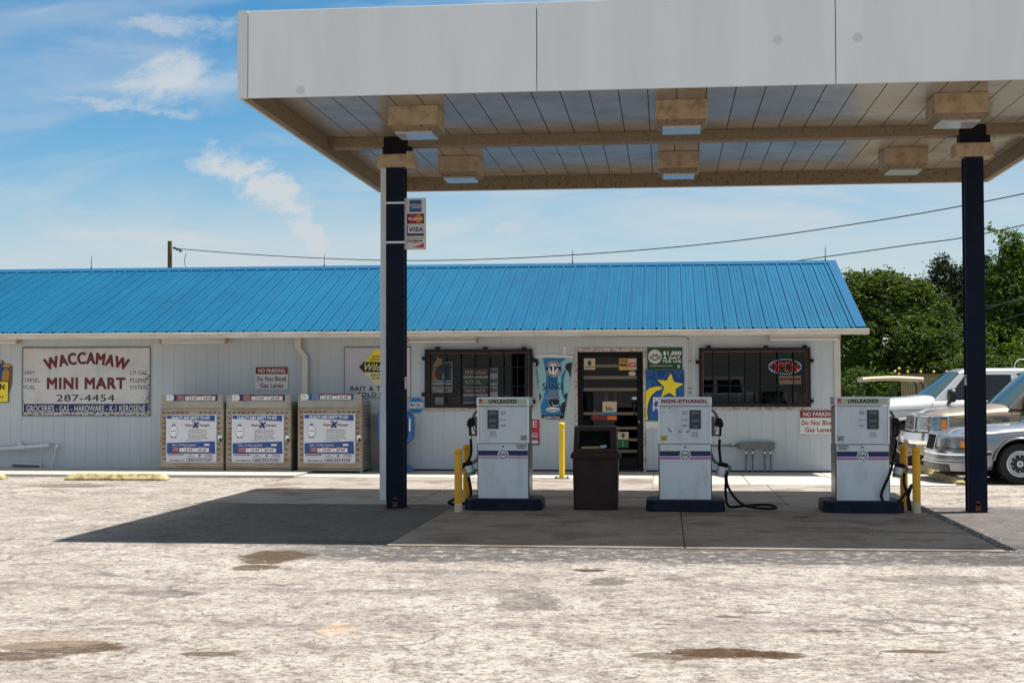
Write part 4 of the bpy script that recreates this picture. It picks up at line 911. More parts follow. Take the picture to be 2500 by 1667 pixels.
# ------------------------------------------------------------------ propane cabinets
YC = 23.92
def cabinet(kx, x0, x1, ytop, yfoot, label, blue=False):
    a = at(2, x0, ytop, YC); b = at(2, x1, yfoot, YC); X0, X1 = a[0], b[0]; z0 = .014
    t = thing('propane_cabinet', label, 'propane cabinet', ((X0 + X1) / 2, YC, z0), 'propane cabinets along the wall')
    Wd = X1 - X0; H = 1.20; dpt = .66; zt = at(2, x0, ytop, YC)[1]
    m = MB()
    m.box(X0, X1, YC + .03, YC + dpt, .06, zt - .12, 'steel_light')
    for sx in (X0, X1 - .05):
        for y in (YC + .02, YC + dpt - .06): m.box(sx, sx + .05, y, y + .05, z0, .062, 'steel_light')
    m.box(X0 + .002, X1 - .002, YC + .005, YC + .029, .045, .075, 'steel_light')
    # side perforations
    for side, sx in ((1, X1 + .002), (-1, X0 - .002)):
        for bank in ((.22, .60), (.80, 1.16)):
            z = bank[0]
            while z < bank[1]:
                y = YC + .10
                while y < YC + dpt - .05:
                    m.quad([(sx, y, z), (sx, y + .022, z), (sx, y + .022, z + .030), (sx, y, z + .030)], 'hole'); y += .06
                z += .055
    body = build_one(m, 'body', t, bevel=.006)
    # door
    zd0, zd1 = .09, zt - .235
    m = MB(); m.box(X0 + .004, X1 - .004, YC, YC + .028, zd0, zd1, 'steel')
    px0, px1 = X0 + Wd * .095, X0 + Wd * .89
    pz1, pz0 = zd1 - .105, zd0 + .095
    n = 13
    for i in range(n):
        if i in (6, 7): continue
        xx = X0 + Wd * (.055 + .88 * i / (n - 1)); m.rect(xx - .022, xx + .022, pz1 + .022, pz1 + .040, YC - .002, 'hole')
    n = 10
    for i in range(1, n):
        zz = pz1 + .03 - (pz1 - pz0 - .02) * i / (n - 1)
        for xx in (X0 + Wd * .063, X0 + Wd * .927): m.rect(xx - .022, xx + .022, zz - .009, zz + .009, YC - .002, 'hole')
    for i in range(18):
        zz = pz1 - (pz1 - pz0) * (i + .5) / 18
        for xx in (px0 - .006, px1 + .006): m.rect(xx - .012, xx + .012, zz - .007, zz + .007, YC - .002, 'hole')
    dr_ = build_one(m, 'door', t, bevel=.005)
    m = MB(); lx = X0 + Wd * .945; lz = zd0 + (zd1 - zd0) * .50; m.disc(lx, lz + .01, .035, .04, YC - .012, 'chrome', 20, .012); m.rect(lx - .045, lx + .05, lz - .06, lz + .07, YC - .003, 'steel_light'); m.tube([(lx + .005, YC - .02, lz), (lx + .02, YC - .03, lz - .06)], .018, 'car_black', 10); build(m, 'latch', dr_)
    # header plate
    m = MB(); m.box(X0 + .012, X1 - .012, YC - .004, YC + .012, zd1 + .004, zt, 'steel_light'); 
    for sx in (X0 + .04, X1 - .04):
        for zz in (zd1 + .03, zd1 + .075): m.disc(sx, zz, .006, .006, YC - .0055, 'hole', 8)
    hp = build(m, 'header_plate', t, bevel=.004)
    m = MB(); hx0, hx1 = X0 + Wd * (.10 if not blue else .055), X0 + Wd * (.905 if not blue else .86); hz0, hz1 = zt - .105, zt + .001; hw = hx1 - hx0; yy = YC - .008
    m.box(hx0, hx1, yy, YC - .005, hz0, hz1, 'navy' if not blue else 'poster_blue')
    # round white end panel
    m.rect(hx0, hx0 + .10, hz0, hz1, yy - .002, 'offwhite'); m.disc(hx0 + .10, (hz0 + hz1) / 2, .035, .052, yy - .003, 'offwhite', 16)
    m.disc(hx0 + .055, hz0 + .045, .022, .026, yy - .004, 'tank_line', 14); m.disc(hx0 + .055, hz0 + .045, .019, .023, yy - .0055, 'white', 14); m.rect(hx0 + .045, hx0 + .065, hz0 + .07, hz0 + .082, yy - .004, 'tank_line')
    fg = 'red' if not blue else 'poster_blue'
    m.rect(hx0 + hw * .375, hx0 + hw * .98, hz1 - .027, hz1 - .003, yy - .002, 'darkred'); m.rect(hx0 + hw * .365, hx0 + hw * .955, hz0 + .012, hz1 - .029, yy - .002, 'offwhite')
    if not blue: m.rect(hx0 + hw * .20, hx0 + hw * .355, hz0 + .01, hz1 - .01, yy - .002, 'darkred')
    for i, s in enumerate(('Propane', 'Cylinder', 'Xchange')): m.text(s, hx0 + hw * .215, hx0 + hw * .345, hz1 - .036 - .029 * i, hz1 - .014 - .029 * i, yy - .004, 'offwhite', .02)
    m.text('EXCHANGE', hx0 + hw * .45, hx0 + hw * .59, hz1 - .021, hz1 - .009, yy - .004, 'offwhite', .02); m.text('PURCHASE', hx0 + hw * .73, hx0 + hw * .87, hz1 - .021, hz1 - .009, yy - .004, 'offwhite', .02)
    m.text('$', hx0 + hw * .385, hx0 + hw * .405, hz0 + .024, hz0 + .056, yy - .004, 'ink'); m.text('19.99', hx0 + hw * .44, hx0 + hw * .60, hz0 + .022, hz0 + .062, yy - .004, 'ink', .03, .25)
    m.text('$', hx0 + hw * .675, hx0 + hw * .695, hz0 + .024, hz0 + .056, yy - .004, 'ink'); m.text('49.99', hx0 + hw * .73, hx0 + hw * .90, hz0 + .022, hz0 + .062, yy - .004, 'ink', .03, .25)
    build(m, 'price_strip', hp, recalc=False)
    # poster, drawn in a 822 x 845 grid
    m = MB(); Pw = px1 - px0; Ph = pz1 - pz0; yp = YC - .005
    def q(u, v): return (px0 + Pw * u / 822, pz1 - Ph * v / 845)
    def rr(u0, v0, u1, v1, mt_, k=1): a_ = q(u0, v0); b_ = q(u1, v1); m.rect(a_[0], b_[0], b_[1], a_[1], yp - .002 * k, mt_)
    def pp(pts, mt_, k=1): m.quad([(q(u, v)[0], yp - .002 * k, q(u, v)[1]) for u, v in pts], mt_)
    def tt(s, u0, v0, u1, v1, mt_, bold=.02, sh=0.0, k=2, dv=0): a_ = q(u0, v0); b_ = q(u1, v1); m.text(s, a_[0], b_[0], b_[1], a_[1], yp - .002 * k, mt_, bold, sh)
    m.box(px0, px1, yp, YC - .002, pz0, pz1, 'poster_white')
    pp([(12, 15), (795, 15), (795, 120), (12, 75)], 'poster_blue'); tt('QUALITY AND SAFETY TO GO!', 90, 28, 710, 98, 'white', .03)
    # gas bottle drawing
    a_ = q(125, 300); m.disc(a_[0], a_[1], Pw * .085, Ph * .125, yp - .002, 'tank_line', 22); m.disc(a_[0], a_[1], Pw * .078, Ph * .117, yp - .004, 'white', 22)
    rr(95, 175, 155, 195, 'tank_line', 1); rr(108, 150, 142, 178, 'tank_line', 1); rr(112, 156, 138, 174, 'white', 2); rr(80, 290, 170, 300, 'darkred', 3)
    rr(80, 392, 170, 412, 'tank_line', 1)
    tt('Rapid', 308, 168, 470, 218, 'darkred', .03, .3); tt('change', 520, 168, 705, 218, 'darkred', .03, .3); tt('X', 430, 130, 545, 245, 'navy', .06, .25, 3)
    pp([(440, 150), (428, 125), (442, 100), (450, 125), (452, 150)], 'atmc_blue', 2)
    tt('Inspector Q Assures:', 365, 270, 658, 300, 'ink', .02)
    for i, s in enumerate(('12-Step Safety Process', 'Precision Auto-Filled', 'Quick & Easy Exchange')): tt(s, 392, 315 + 45 * i, (675, 648, 680)[i], 343 + 45 * i, 'ink', .0); rr(368, 316 + 45 * i, 380, 342 + 45 * i, 'tank_line', 2)
    tt('Family-Owned Since 1958', 320, 448, 572, 468, 'ink', 0, .3)
    pp([(15, 505), (795, 470), (805, 690), (15, 690)], 'poster_blue'); tt('Relax - It\'s Filled with Safety!', 105, 525, 485, 560, 'white', .02); rr(625, 518, 710, 550, 'white', 2)
    rr(100, 570, 700, 665, 'darkred', 2); rr(222, 592, 700, 660, 'white', 3)
    for i, s in enumerate(('Propane', 'Cylinder', 'Xchange')): tt(s, 112, 576 + 27 * i, 210, 598 + 27 * i, 'white', .02, 0, 4)
    tt('EXCHANGE', 300, 574, 415, 586, 'white', .02, 0, 4); tt('PURCHASE', 530, 574, 640, 586, 'white', .02, 0, 4)
    tt('$', 245, 610, 262, 645, 'ink', 0, 0, 4); tt('19.99', 300, 605, 435, 650, 'ink', .03, .25, 4); tt('$', 465, 610, 482, 645, 'ink', 0, 0, 4); tt('49.99', 515, 605, 660, 650, 'ink', .03, .25, 4)
    rr(35, 700, 290, 716, 'darkred'); [rr(40, 728 + 14 * i, (270, 285, 180)[i], 732 + 14 * i, 'sign_grey') for i in range(3)]
    tt('NO', 385, 702, 415, 716, 'darkred'); tt('SMOKING', 345, 722, 458, 740, 'darkred'); tt('PROPANE', 648, 702, 755, 718, 'darkred'); tt('FLAMMABLE', 628, 724, 770, 742, 'darkred')
    pp([(548, 698), (575, 722), (548, 746), (521, 722)], 'ink'); pp([(548, 700), (561, 711), (548, 722), (535, 711)], 'red', 2); pp([(534, 712), (547, 723), (534, 734), (523, 722)], 'yellow', 2)
    rr(335, 768, 770, 777, 'darkred'); tt('Emergency #:', 72, 790, 300, 828, 'ink', .01); tt('1.800.354.7250', 330, 786, 738, 826, 'navy', .03)
    build(m, 'poster', dr_, recalc=False)
cabinet(2, 40, 577, 570, 1250, 'propane cabinet at the left end of the row, beside the long parking stop')
cabinet(2, 597, 1152, 570, 1255, 'middle propane cabinet below the no parking sign')
cabinet(2, 1208, 1760, 563, 1260, 'propane cabinet nearest the canopy post, bright blue price strip on top', True)
m = MB(); m.B('p', 290, 752, 400, 1366, YW - .022, .02, 'tan_board'); solo(m, 'wall_board', 'plain tan board on the wall between propane cabinet and phone kiosk', 'board', anchor('p', 290, 752, 400, 1366, YW))
# phone kiosk behind the post
YK = 24.2; a = at('p', 535, 1390, YK); t = thing('phone_kiosk', 'blue pay phone kiosk on a flared foot, mostly hidden by the canopy post', 'phone kiosk', (a[0], YK, .014)); k = 'p'
m = MB(); out = [(358, 735), (372, 718), (655, 718), (712, 775), (712, 1000), (655, 1060), (600, 1075), (385, 1030), (358, 1010)]; inn = [(386, 750), (392, 742), (650, 742), (684, 790), (684, 990), (645, 1030), (600, 1040), (396, 1010), (386, 1000)]
po = [at(k, x, y, YK) for x, y in out]; pi_ = [at(k, x, y, YK) for x, y in inn]; n = len(po); vs = [(p[0], YK, p[1]) for p in po] + [(p[0], YK, p[1]) for p in pi_] + [(p[0], YK + .36, p[1]) for p in po]
m.add(vs, [(i, (i + 1) % n, n + (i + 1) % n, n + i) for i in range(n)] + [(i, (i + 1) % n, 2 * n + (i + 1) % n, 2 * n + i) for i in range(n)], 'kiosk_blue'); m.quad([(p[0], YK + .30, p[1]) for p in pi_], 'grey_metal'); build(m, 'hood', t, recalc=False)
m = MB(); m.B(k, 430, 780, 610, 980, YK + .12, .15, 'car_black'); b0 = at(k, 460, 800, YK + .1); m.tube([(b0[0], YK + .10, b0[1]), (b0[0], YK + .07, b0[1] - .08), (b0[0], YK + .10, b0[1] - .17)], .022, 'black', 8); build(m, 'telephone', t)
m = MB(); m.B(k, 690, 790, 706, 925, YK - .003, .002, 'offwhite'); build(m, 'side_label', t)
m = MB(); c0 = at(k, 535, 1040, YK); m.box(c0[0] - .09, c0[0] + .09, YK + .1, YK + .24, .1, c0[1] + .02, 'kiosk_blue'); build(m, 'pedestal', t)
m = MB(); f = [(358, 1390), (386, 1345), (430, 1310), (640, 1295), (665, 1300), (716, 1362), (690, 1390)]; p = [at(k, x, y, YK) for x, y in f]; m.prism([(q[0], YK, max(q[1], .016)) for q in p], 'kiosk_blue', (0, .34, 0)); build(m, 'foot', t, bevel=.01)

# ------------------------------------------------------------------ wheel stops
def stop(label, loc, L, rot):
    m = MB(); h = .115; w1, w2 = .105, .06; c = .12
    pr = [(-w1, 0), (-w1, .035), (-w2, h), (w2, h), (w1, .035), (w1, 0)]
    vs = []
    for x, s, hz in ((-L / 2, .75, .45), (-L / 2 + c, 1, 1), (-L / 4, 1, 1), (0, 1, 1), (L / 4, 1, 1), (L / 2 - c, 1, 1), (L / 2, .75, .45)):
        for y, z in pr: vs.append((x, y * s + rnd.uniform(-.004, .004), z * hz + (rnd.uniform(-.006, .004) if z else 0)))
    n = len(pr); fs = [(i * n + k, i * n + k + 1, (i + 1) * n + k + 1, (i + 1) * n + k) for i in range(6) for k in range(n - 1)] + [tuple(range(n)), tuple(range(6 * n, 7 * n))]
    m.add(vs, fs, 'stop_yellow'); o = solo(m, 'wheel_stop', label, 'parking stop', (0, 0, 0), 'concrete parking stops', bevel=.008); o.location = loc; o.rotation_euler = (0, 0, rot); return o
a = gnd(1, 575, 1465); b = gnd(1, 1545, 1465); stop('long pale yellow parking stop left of the propane cabinets', ((a[0] + b[0]) / 2, 22.0, 0.0), b[0] - a[0], 0)
b = gnd(1, 75, 1452); stop('parking stop cut off by the left edge of the photo', (b[0] - .82, 22.05, 0), 1.68, 0)
stop('chipped yellow parking stop in front of the silver car', (4.36, 22.75, .0), 1.75, radians(90 + 1)); stop('parking stop in front of the tan car, behind the bollards', (4.42, 24.95, .014), 1.75, radians(90))

# ------------------------------------------------------------------ canopy
CX0, CX1, CY0, CY1, CZ, CT, SZ = -4.23, 4.58, 13.75, 20.75, 4.37, 5.245, 4.57
can = thing('fuel_canopy', 'big white fuel canopy on two navy posts over the pumps', 'canopy', (0, 17.3, 0))
m = MB(); th = .05; g_ = .004
for x0, x1 in ((CX0 + .10, -1.232), (-1.232, 1.635), (1.635, CX1)): m.box(x0 + g_, x1 - g_, CY0, CY0 + .03, CZ, CT, 'fascia')
build(m, 'front_fascia', can, bevel=.003)
m = MB(); m.box(CX0 - .002, CX0 + .10 - .002, CY0 - .004, CY0 + .028, CZ - .004, CT + .006, 'fascia_return'); build(m, 'corner_cap', can)
m = MB(); m.box(CX0, CX0 + .03, CY0 + .031, CY1 - .031, CZ, CT, 'fascia_return'); m.box(CX1 - .03, CX1, CY0 + .031, CY1 - .031, CZ, CT, 'fascia_return'); m.box(CX0, CX1, CY1 - .03, CY1, CZ, CT, 'fascia_return'); build(m, 'side_fascia', can)
m = MB()    # lower inner frame, a brown weathered channel behind the fascia
m.box(CX0 + .032, CX0 + .10, CY0 + .034, CY1 - .034, CZ + .004, SZ, 'beam'); m.box(CX1 - .10, CX1 - .032, CY0 + .034, CY1 - .034, CZ + .004, SZ, 'beam')
for x0, x1 in ((CX0 + .10, -1.0), (-1.0, 1.9), (1.9, CX1 - .10)): m.box(x0 + .002, x1 - .002, CY1 - .10, CY1 - .034, CZ + .004, SZ, 'beam')
m.box(CX0 + .10, CX1 - .1, CY0 + .034, CY0 + .06, CZ + .05, SZ, 'beam'); build(m, 'edge_channel', can)
m = MB(); x = CX0 + .10; prof = []
while x < CX1 - .1:
    e = min(x + .3048, CX1 - .10); prof += [(x + .005, 0), (e - .005, 0), (e - .003, .014), (e + .003, .014)]; x += .3048
vs = []; fs = []
for px, h in prof: vs += [(px, CY0 + .06, SZ + h), (px, CY1 - .1, SZ + h)]
for i in range(len(prof) - 1): fs.append((2 * i, 2 * i + 2, 2 * i + 3, 2 * i + 1))
for i, f in enumerate(fs): m.add([vs[q] for q in f], [(0, 1, 2, 3)], 'soffit' if i % 4 == 0 else 'joint')
build(m, 'soffit', can, recalc=False)
m = MB(); m.quad([(CX0, CY0, CT - .06), (CX1, CY0, CT - .06), (CX1, CY1, CT - .06), (CX0, CY1, CT - .06)], 'fascia_return'); build(m, 'deck', can, recalc=False)
m = MB(); PYc = 17.3
for x0, x1 in ((CX0 + .10, -3.44), (-3.14, .6), (.6, 3.47), (3.78, CX1 - .1)): m.box(x0 + .002, x1 - .002, PYc - .10, PYc + .10, SZ - .125, SZ - .001, 'beam')
build(m, 'cross_beam', can, bevel=.003)
for x0, x1, side in ((-3.405, -3.185, 1), (3.53, 3.745, -1)):
    m = MB(); m.box(x0, x1, PYc - .10, PYc - .085, .0, SZ - .14, 'post_navy'); m.box(x0, x1, PYc + .085, PYc + .10, .0, SZ - .14, 'post_navy'); m.box(x0 + .015, x1 - .015, PYc - .085, PYc + .085, .0, SZ - .14, 'post_navy')
    post = build(m, 'post', can, bevel=.003)
    m = MB(); c = (x0 + x1) / 2; m.box(c - .03, c + .03, PYc - .103, PYc - .099, .02, .11, 'rust'); m.disc(c, .11, .03, .03, PYc - .103, 'rust', 14, .004); m.box(x0 - .03, x1 + .03, PYc - .12, PYc + .12, 0, .004, 'rust'); build(m, 'rusty_access_hole', post)
    m = MB(); w_ = .46 if side == 1 else .44; cx = c + (.005 if side == 1 else .0)
    m.box(cx - w_ / 2, cx + w_ / 2, PYc - .15, PYc + .15, 4.185, 4.345, 'light_box')
    if side == 1: m.box(cx + w_ / 2 - .085, cx + w_ / 2 + .002, PYc - .17, PYc - .151, 4.165, 4.375, 'light_box')
    build(m, 'collar_box', post, bevel=.004)
    m = MB(); m.box(c - .16, c + .19, PYc - .09, PYc + .09, 4.347, SZ - .002, 'black'); build(m, 'saddle', post)
    if side == 1:
        m = MB()
        for yy in (466, 556.5):
            z = at('d', 905, yy, 17.19)[1]; m.box(x0 - .004, x1 + .012, PYc - .104, PYc - .1005, z - .012, z + .012, 'alu')
        build(m, 'strap', post)
    m = MB(); z = at('d', 2223, 860, 17.2)[1] if side == -1 else at(3, 420, 440, 17.2)[1]; z2 = at('d', 2223, 885, 17.2)[1] if side == -1 else at(3, 420, 530, 17.2)[1]
    xs = x0 - .003 if side == -1 else x1 + .003
    m.quad([(xs, PYc - .08, z2), (xs, PYc + .06, z2), (xs, PYc + .06, z), (xs, PYc - .08, z)], 'offwhite'); m.quad([(xs + .001 * -side * -1, PYc - .07, z2 + .08), (xs + .001 * side, PYc + .05, z2 + .08), (xs + .001 * side, PYc + .05, z - .02), (xs + .001 * side, PYc - .07, z - .02)], 'red' if side == -1 else 'sign_grey')
    build(m, 'post_label', post, recalc=False)
m = MB(); xa = -3.478; z0 = at('d', 880, 1148, 17.2)[1]; zm = at('d', 880, 950, 17.2)[1]
m.box(xa, xa + .068, PYc - .11, PYc - .035, zm, 4.185, 'pvc'); m.box(xa - .006, xa + .072, PYc - .118, PYc - .03, z0, zm + .02, 'pvc')
for xx in (xa + .018, xa + .045): m.box(xx, xx + .008, PYc - .114, PYc - .1105, zm + .03, 4.18, 'pvc')
build(m, 'downspout', can, bevel=.004)
m = MB()
for px, py in ((1786, 92), (1970, 87), (690, 208)):
    m = MB(); q = at('d', px, py, CY0); m.disc(q[0], q[1], .045, .045, CY0 - .002, 'fascia_return', 20); build(m, 'patch_disc', can, recalc=False)
# canopy lights
def canopy_light(cx, Y, label):
    t = thing('canopy_light', label, 'light', (cx, Y + .27, SZ), 'lights under the canopy')
    m = MB(); w_ = .275; z1 = SZ - .215
    m.box(cx - w_, cx + w_, Y, Y + .54, z1, SZ - .001, 'light_box'); build(m, 'housing', t, bevel=.004)
    m = MB(); o_ = .27; i_ = .215
    vs = [(cx + sx * o_, Y + .27 + sy * o_, z1) for sx, sy in ((-1, -1), (1, -1), (1, 1), (-1, 1))] + [(cx + sx * i_, Y + .27 + sy * i_, z1 - .06) for sx, sy in ((-1, -1), (1, -1), (1, 1), (-1, 1))]
    m.add(vs, [(i, (i + 1) % 4, 4 + (i + 1) % 4, 4 + i) for i in range(4)], 'beam'); build(m, 'lens_rim', t, recalc=False)
    m = MB(); m.box(cx - i_ + .006, cx + i_ - .006, Y + .27 - i_ + .006, Y + .27 + i_ - .006, z1 - .085, z1 - .03, 'lens'); build(m, 'lens', t, bevel=.01)
for cx, n_ in ((-2.74, 'left'), (.19, 'middle'), (3.115, 'right')):
    canopy_light(cx, 15.30, {'left': 'front canopy light nearest the left corner, before the left post', 'middle': 'front canopy light halfway along, before the cross beam', 'right': 'front canopy light just before the right post'}[n_])
    canopy_light(cx, 18.75, {'left': 'rear canopy light just right of the left post', 'middle': 'rear canopy light halfway along, behind the cross beam', 'right': 'rear canopy light just left of the right post'}[n_])
# card sign on the post
YQ = 17.24; t = thing('card_sign', 'tall narrow payment card sign strapped to the left canopy post', 'sign', anchor('h', 450, 345, 858, 1325, YQ)); k = 'h'
m = MB(); m.B(k, 436, 345, 858, 1325, YQ, .03, 'offwhite'); build(m, 'panel', t, bevel=.003)
m = MB(); Y1 = YQ - .002; m.R(k, 547, 382, 776, 608, Y1, 'poster_blue'); m.T(k, 'AMERICAN', 552, 455, 766, 495, Y1 - .002, 'offwhite', .02); m.T(k, 'EXPRESS', 590, 503, 766, 543, Y1 - .002, 'offwhite', .02)
m.R(k, 500, 645, 822, 830, Y1, 'ink'); m.D(k, 600, 737, 80, 80, Y1 - .002, 'red', 24); m.D(k, 720, 737, 80, 80, Y1 - .003, 'orange', 24); m.T(k, 'MasterCard', 522, 712, 797, 762, Y1 - .005, 'white', .03, .2)
m.R(k, 497, 865, 820, 1065, Y1, 'navy'); m.R(k, 515, 870, 816, 1018, Y1 - .002, 'offwhite'); m.T(k, 'VISA', 545, 898, 800, 985, Y1 - .004, 'navy', .05, .2); m.P(k, [(525, 898), (560, 898), (568, 925)], Y1 - .006, 'gold')
m.R(k, 500, 1103, 822, 1108, Y1, 'ink'); m.T(k, 'DISC VER', 510, 1138, 803, 1186, Y1, 'ink', .03); m.D(k, 664, 1162, 26, 26, Y1 - .002, 'red', 16); m.P(k, [(822, 1200), (822, 1288), (590, 1288), (720, 1250)], Y1, 'red'); m.T(k, 'NETWORK', 595, 1202, 722, 1216, Y1, 'ink')
build(m, 'lettering', t, recalc=False)

# ------------------------------------------------------------------ fuel pumps (built in local metres, front face at y=0)
def pump(loc, sd_, head, headcol, headtxt, octane, ocol, stripe, label, redlogo, texthdr=.0):
    t = thing('fuel_pump', label, 'fuel pump', (0, 0, 0), 'fuel pumps on the island'); S = 1067.0
    X = lambda g: sd_ * (g - 540) / S                 # horizontal mark (mirrored for the other hand)
    Z = lambda g: (1512 - g) / S
    def rc(m, g0, v0, g1, v1, y, mt_): a, b = sorted((X(g0), X(g1))); m.rect(a, b, Z(v1), Z(v0), y, mt_)
    def bx(m, g0, v0, g1, v1, y0, y1, mt_): a, b = sorted((X(g0), X(g1))); m.box(a, b, y0, y1, Z(v1), Z(v0), mt_)
    def tx(m, s, g0, v0, g1, v1, y, mt_, bold=.03): a, b = sorted((X(g0), X(g1))); m.text(s, a, b, Z(v1), Z(v0), y, mt_, bold)
    # base
    m = MB(); bw, f0, f1, c = .465, -.12, .56, .10
    def octa(s, z): return [(-bw * s + c, f0 * s, z), (bw * s - c, f0 * s, z), (bw * s, f0 * s + c, z), (bw * s, f1 - c, z), (bw * s - c, f1, z), (-bw * s + c, f1, z), (-bw * s, f1 - c, z), (-bw * s, f0 * s + c, z)]
    rings = [octa(1, 0.012), octa(1, .095), octa(.985, .10), octa(.985, .112), octa(1, .118), octa(.99, .138), octa(.94, .152)]
    vs = [v for r_ in rings for v in r_]; fs = [(i * 8 + k, i * 8 + (k + 1) % 8, (i + 1) * 8 + (k + 1) % 8, (i + 1) * 8 + k) for i in range(len(rings) - 1) for k in range(8)] + [tuple(range(48, 56))]
    m.add(vs, fs, 'base_navy'); build(m, 'base', t, bevel=.004)
    D_ = .44
    m = MB(); bx(m, 205, 655, 875, 1355, .012, D_, 'pump_side'); bx(m, 210, 180, 870, 650, .012, D_, 'pump_side'); build(m, 'cabinet', t, bevel=.006)
    # lower door
    m = MB(); bx(m, 219, 655, 862, 1357, 0, .0115, 'pump_white'); ld = build(m, 'lower_panel', t, bevel=.003)
    m = MB(); rc(m, 222, 742, 860, 806, -.002, 'navy'); rc(m, 222, 818, 860, 845, -.002, stripe); rc(m, 222, 738, 860, 742, -.0015, 'white')
    a, z = X(540), Z(792); m.disc(a, z, .066, .066, -.004, 'white', 28); m.disc(a, z, .052, .052, -.006, 'navy', 28); m.disc(a, z, .042, .042, -.008, 'white', 28); m.text('PURE', a - .034, a + .034, z - .014, z + .014, -.010, 'navy', .05)
    build(m, 'brand_stripe', ld, recalc=False)
    m = MB(); m.disc(X(540), Z(690), .011, .011, -.004, 'ink', 12, .004)
    if octane == '87': rc(m, 232, 662, 375, 722, -.002, 'offwhite'); tx(m, 'MAY CONTAIN UP TO', 238, 668, 368, 688, -.004, 'ink', .04); tx(m, '10% ETHANOL', 252, 698, 352, 718, -.004, 'ink', .04)
    build(m, 'lower_marking', ld, recalc=False)
    # display panel
    m = MB(); bx(m, 205, 170, 228, 650, -.012, .0115, 'alu'); bx(m, 848, 170, 872, 650, -.012, .0115, 'alu'); bx(m, 228, 626, 848, 648, -.012, .0115, 'alu'); build(m, 'bezel', t, bevel=.003)
    m = MB(); bx(m, 229, 175, 847, 625, -.002, .0115, 'pump_white'); dp = build(m, 'display_panel', t)
    m = MB(); bx(m, 597, 225, 740, 463, -.010, -.003, 'lcd_frame')
    for v0, v1, g0, g1 in ((245, 278, 622, 720), (344, 376, 622, 720), (418, 440, 636, 706)): rc(m, g0, v0, g1, v1, -.012, 'lcd')
    build(m, 'readout', dp, recalc=False)
    m = MB(); y = -.004
    tx(m, 'TOTAL', 498, 240, 575, 256, y, 'ink', .05); tx(m, 'SALE', 505, 266, 567, 282, y, 'ink', .05); tx(m, 'GALLONS', 492, 338, 577, 350, y, 'ink', .04); rc(m, 500, 358, 570, 362, y, 'sign_grey'); tx(m, 'PRICE PER', 500, 408, 567, 418, y, 'ink', .03); tx(m, 'GALLON', 508, 422, 558, 432, y, 'ink', .03); rc(m, 500, 436, 568, 439, y, 'sign_grey')
    tx(m, 'PREPAY', 626, 500, 706, 513, y, 'darkred', .03); tx(m, 'BEFORE', 628, 524, 706, 537, y, 'darkred', .03); tx(m, 'PUMPING', 618, 548, 714, 561, y, 'darkred', .03)
    rc(m, 236, 550, 312, 610, y, 'ink'); rc(m, 240, 554, 308, 606, y - .002, ocol); tx(m, octane, 250, 574, 296, 600, y - .004, 'ink', .05); rc(m, 246, 560, 300, 564, y - .004, 'ink')
    if octane == '90':
        m.quad([(X(322), y, Z(455)), (X(332), y, Z(452)), (X(352), y, Z(482)), (X(376), y, Z(490)), (X(368), y, Z(502)), (X(345), y, Z(492))], 'ink'); m.quad([(X(460), y, Z(488)), (X(485), y, Z(492)), (X(490), y, Z(512)), (X(474), y, Z(508))], 'ink'); m.quad([(X(550), y, Z(498)), (X(592), y, Z(480)), (X(586), y, Z(498)), (X(558), y, Z(510))], 'ink'); m.disc(X(346), Z(200), .009, .007, y, 'ink', 8)
    else:
        for g0, v0 in ((770, 370), (300 if sd_ > 0 else 750, 390), (700, 480)): m.quad([(X(g0), y, Z(v0)), (X(g0 + 14), y, Z(v0 + 8)), (X(g0 + 6), y, Z(v0 + 14))], 'sign_grey')
    build(m, 'lettering', dp, recalc=False)
    # header box
    m = MB(); bx(m, 200, 62, 878, 170, -.03, D_ - .0, 'alu'); hd = build(m, 'header_box', t, bevel=.005)
    m = MB(); rc(m, 228, 78, 850, 156, -.032, headcol)
    for g in (212, 866):
        for v in (85, 140): m.disc(X(g), Z(v), .005, .005, -.033, 'ink', 8)
    cx0, cx1 = headtxt; m.text(head, (cx0 - 540) / S, (cx1 - 540) / S, Z(138), Z(90), -.034, 'ink' if head == 'UNLEADED' else 'darkred', .085)
    m.rect(-.29, .29, Z(156), Z(78), D_ + .002, headcol); m.text(head, -.17, .17, Z(138), Z(90), D_ + .004, 'ink', .06, back=True)
    if redlogo: m.rect((235 - 540) / S, (275 - 540) / S, Z(140), Z(80), -.034, 'red'); m.quad([((245 - 540) / S, -.036, Z(132)), ((265 - 540) / S, -.036, Z(132)), ((255 - 540) / S, -.036, Z(118))], 'white')
    build(m, 'header_lettering', hd, recalc=False)
    # back face
    m = MB(); bx(m, 229, 175, 847, 625, D_ + .0005, D_ + .01, 'pump_white'); bx(m, 219, 655, 862, 1357, D_ + .0005, D_ + .01, 'pump_white'); bx(m, 340, 225, 483, 463, D_ + .011, D_ + .016, 'lcd_frame'); build(m, 'rear_panel', t)
    # nozzle holster on the side, nozzle, hose, can
    y = .16
    m = MB(); bx(m, 876, 310, 918, 560, y - .05, y + .07, 'pump_side'); build(m, 'holster', t, bevel=.004)
    p3 = lambda g, v, yy=0.0: (X(g), y + yy, Z(v))
    m = MB()
    m.tube([p3(872, 232), p3(905, 245), p3(930, 275), p3(950, 320)], [.012, .014, .016, .022], 'grey_metal', 10, sub=3)
    pl = [(925, 340), (950, 318), (1000, 335), (1022, 370), (1030, 420), (1018, 445), (1005, 450), (1000, 560), (972, 560), (975, 450), (935, 430), (918, 440)]
    m.prism([(X(a), y - .03, Z(b)) for a, b in pl], 'black', (0, .06, 0)); 
    m.tube([p3(935, 435), p3(945, 460), p3(930, 500), p3(912, 522)], .006, 'black', 8, sub=3); m.tube([p3(908, 545), p3(985, 552)], .010, 'black', 8); m.tube([p3(905, 430), p3(903, 545)], .008, 'black', 8)
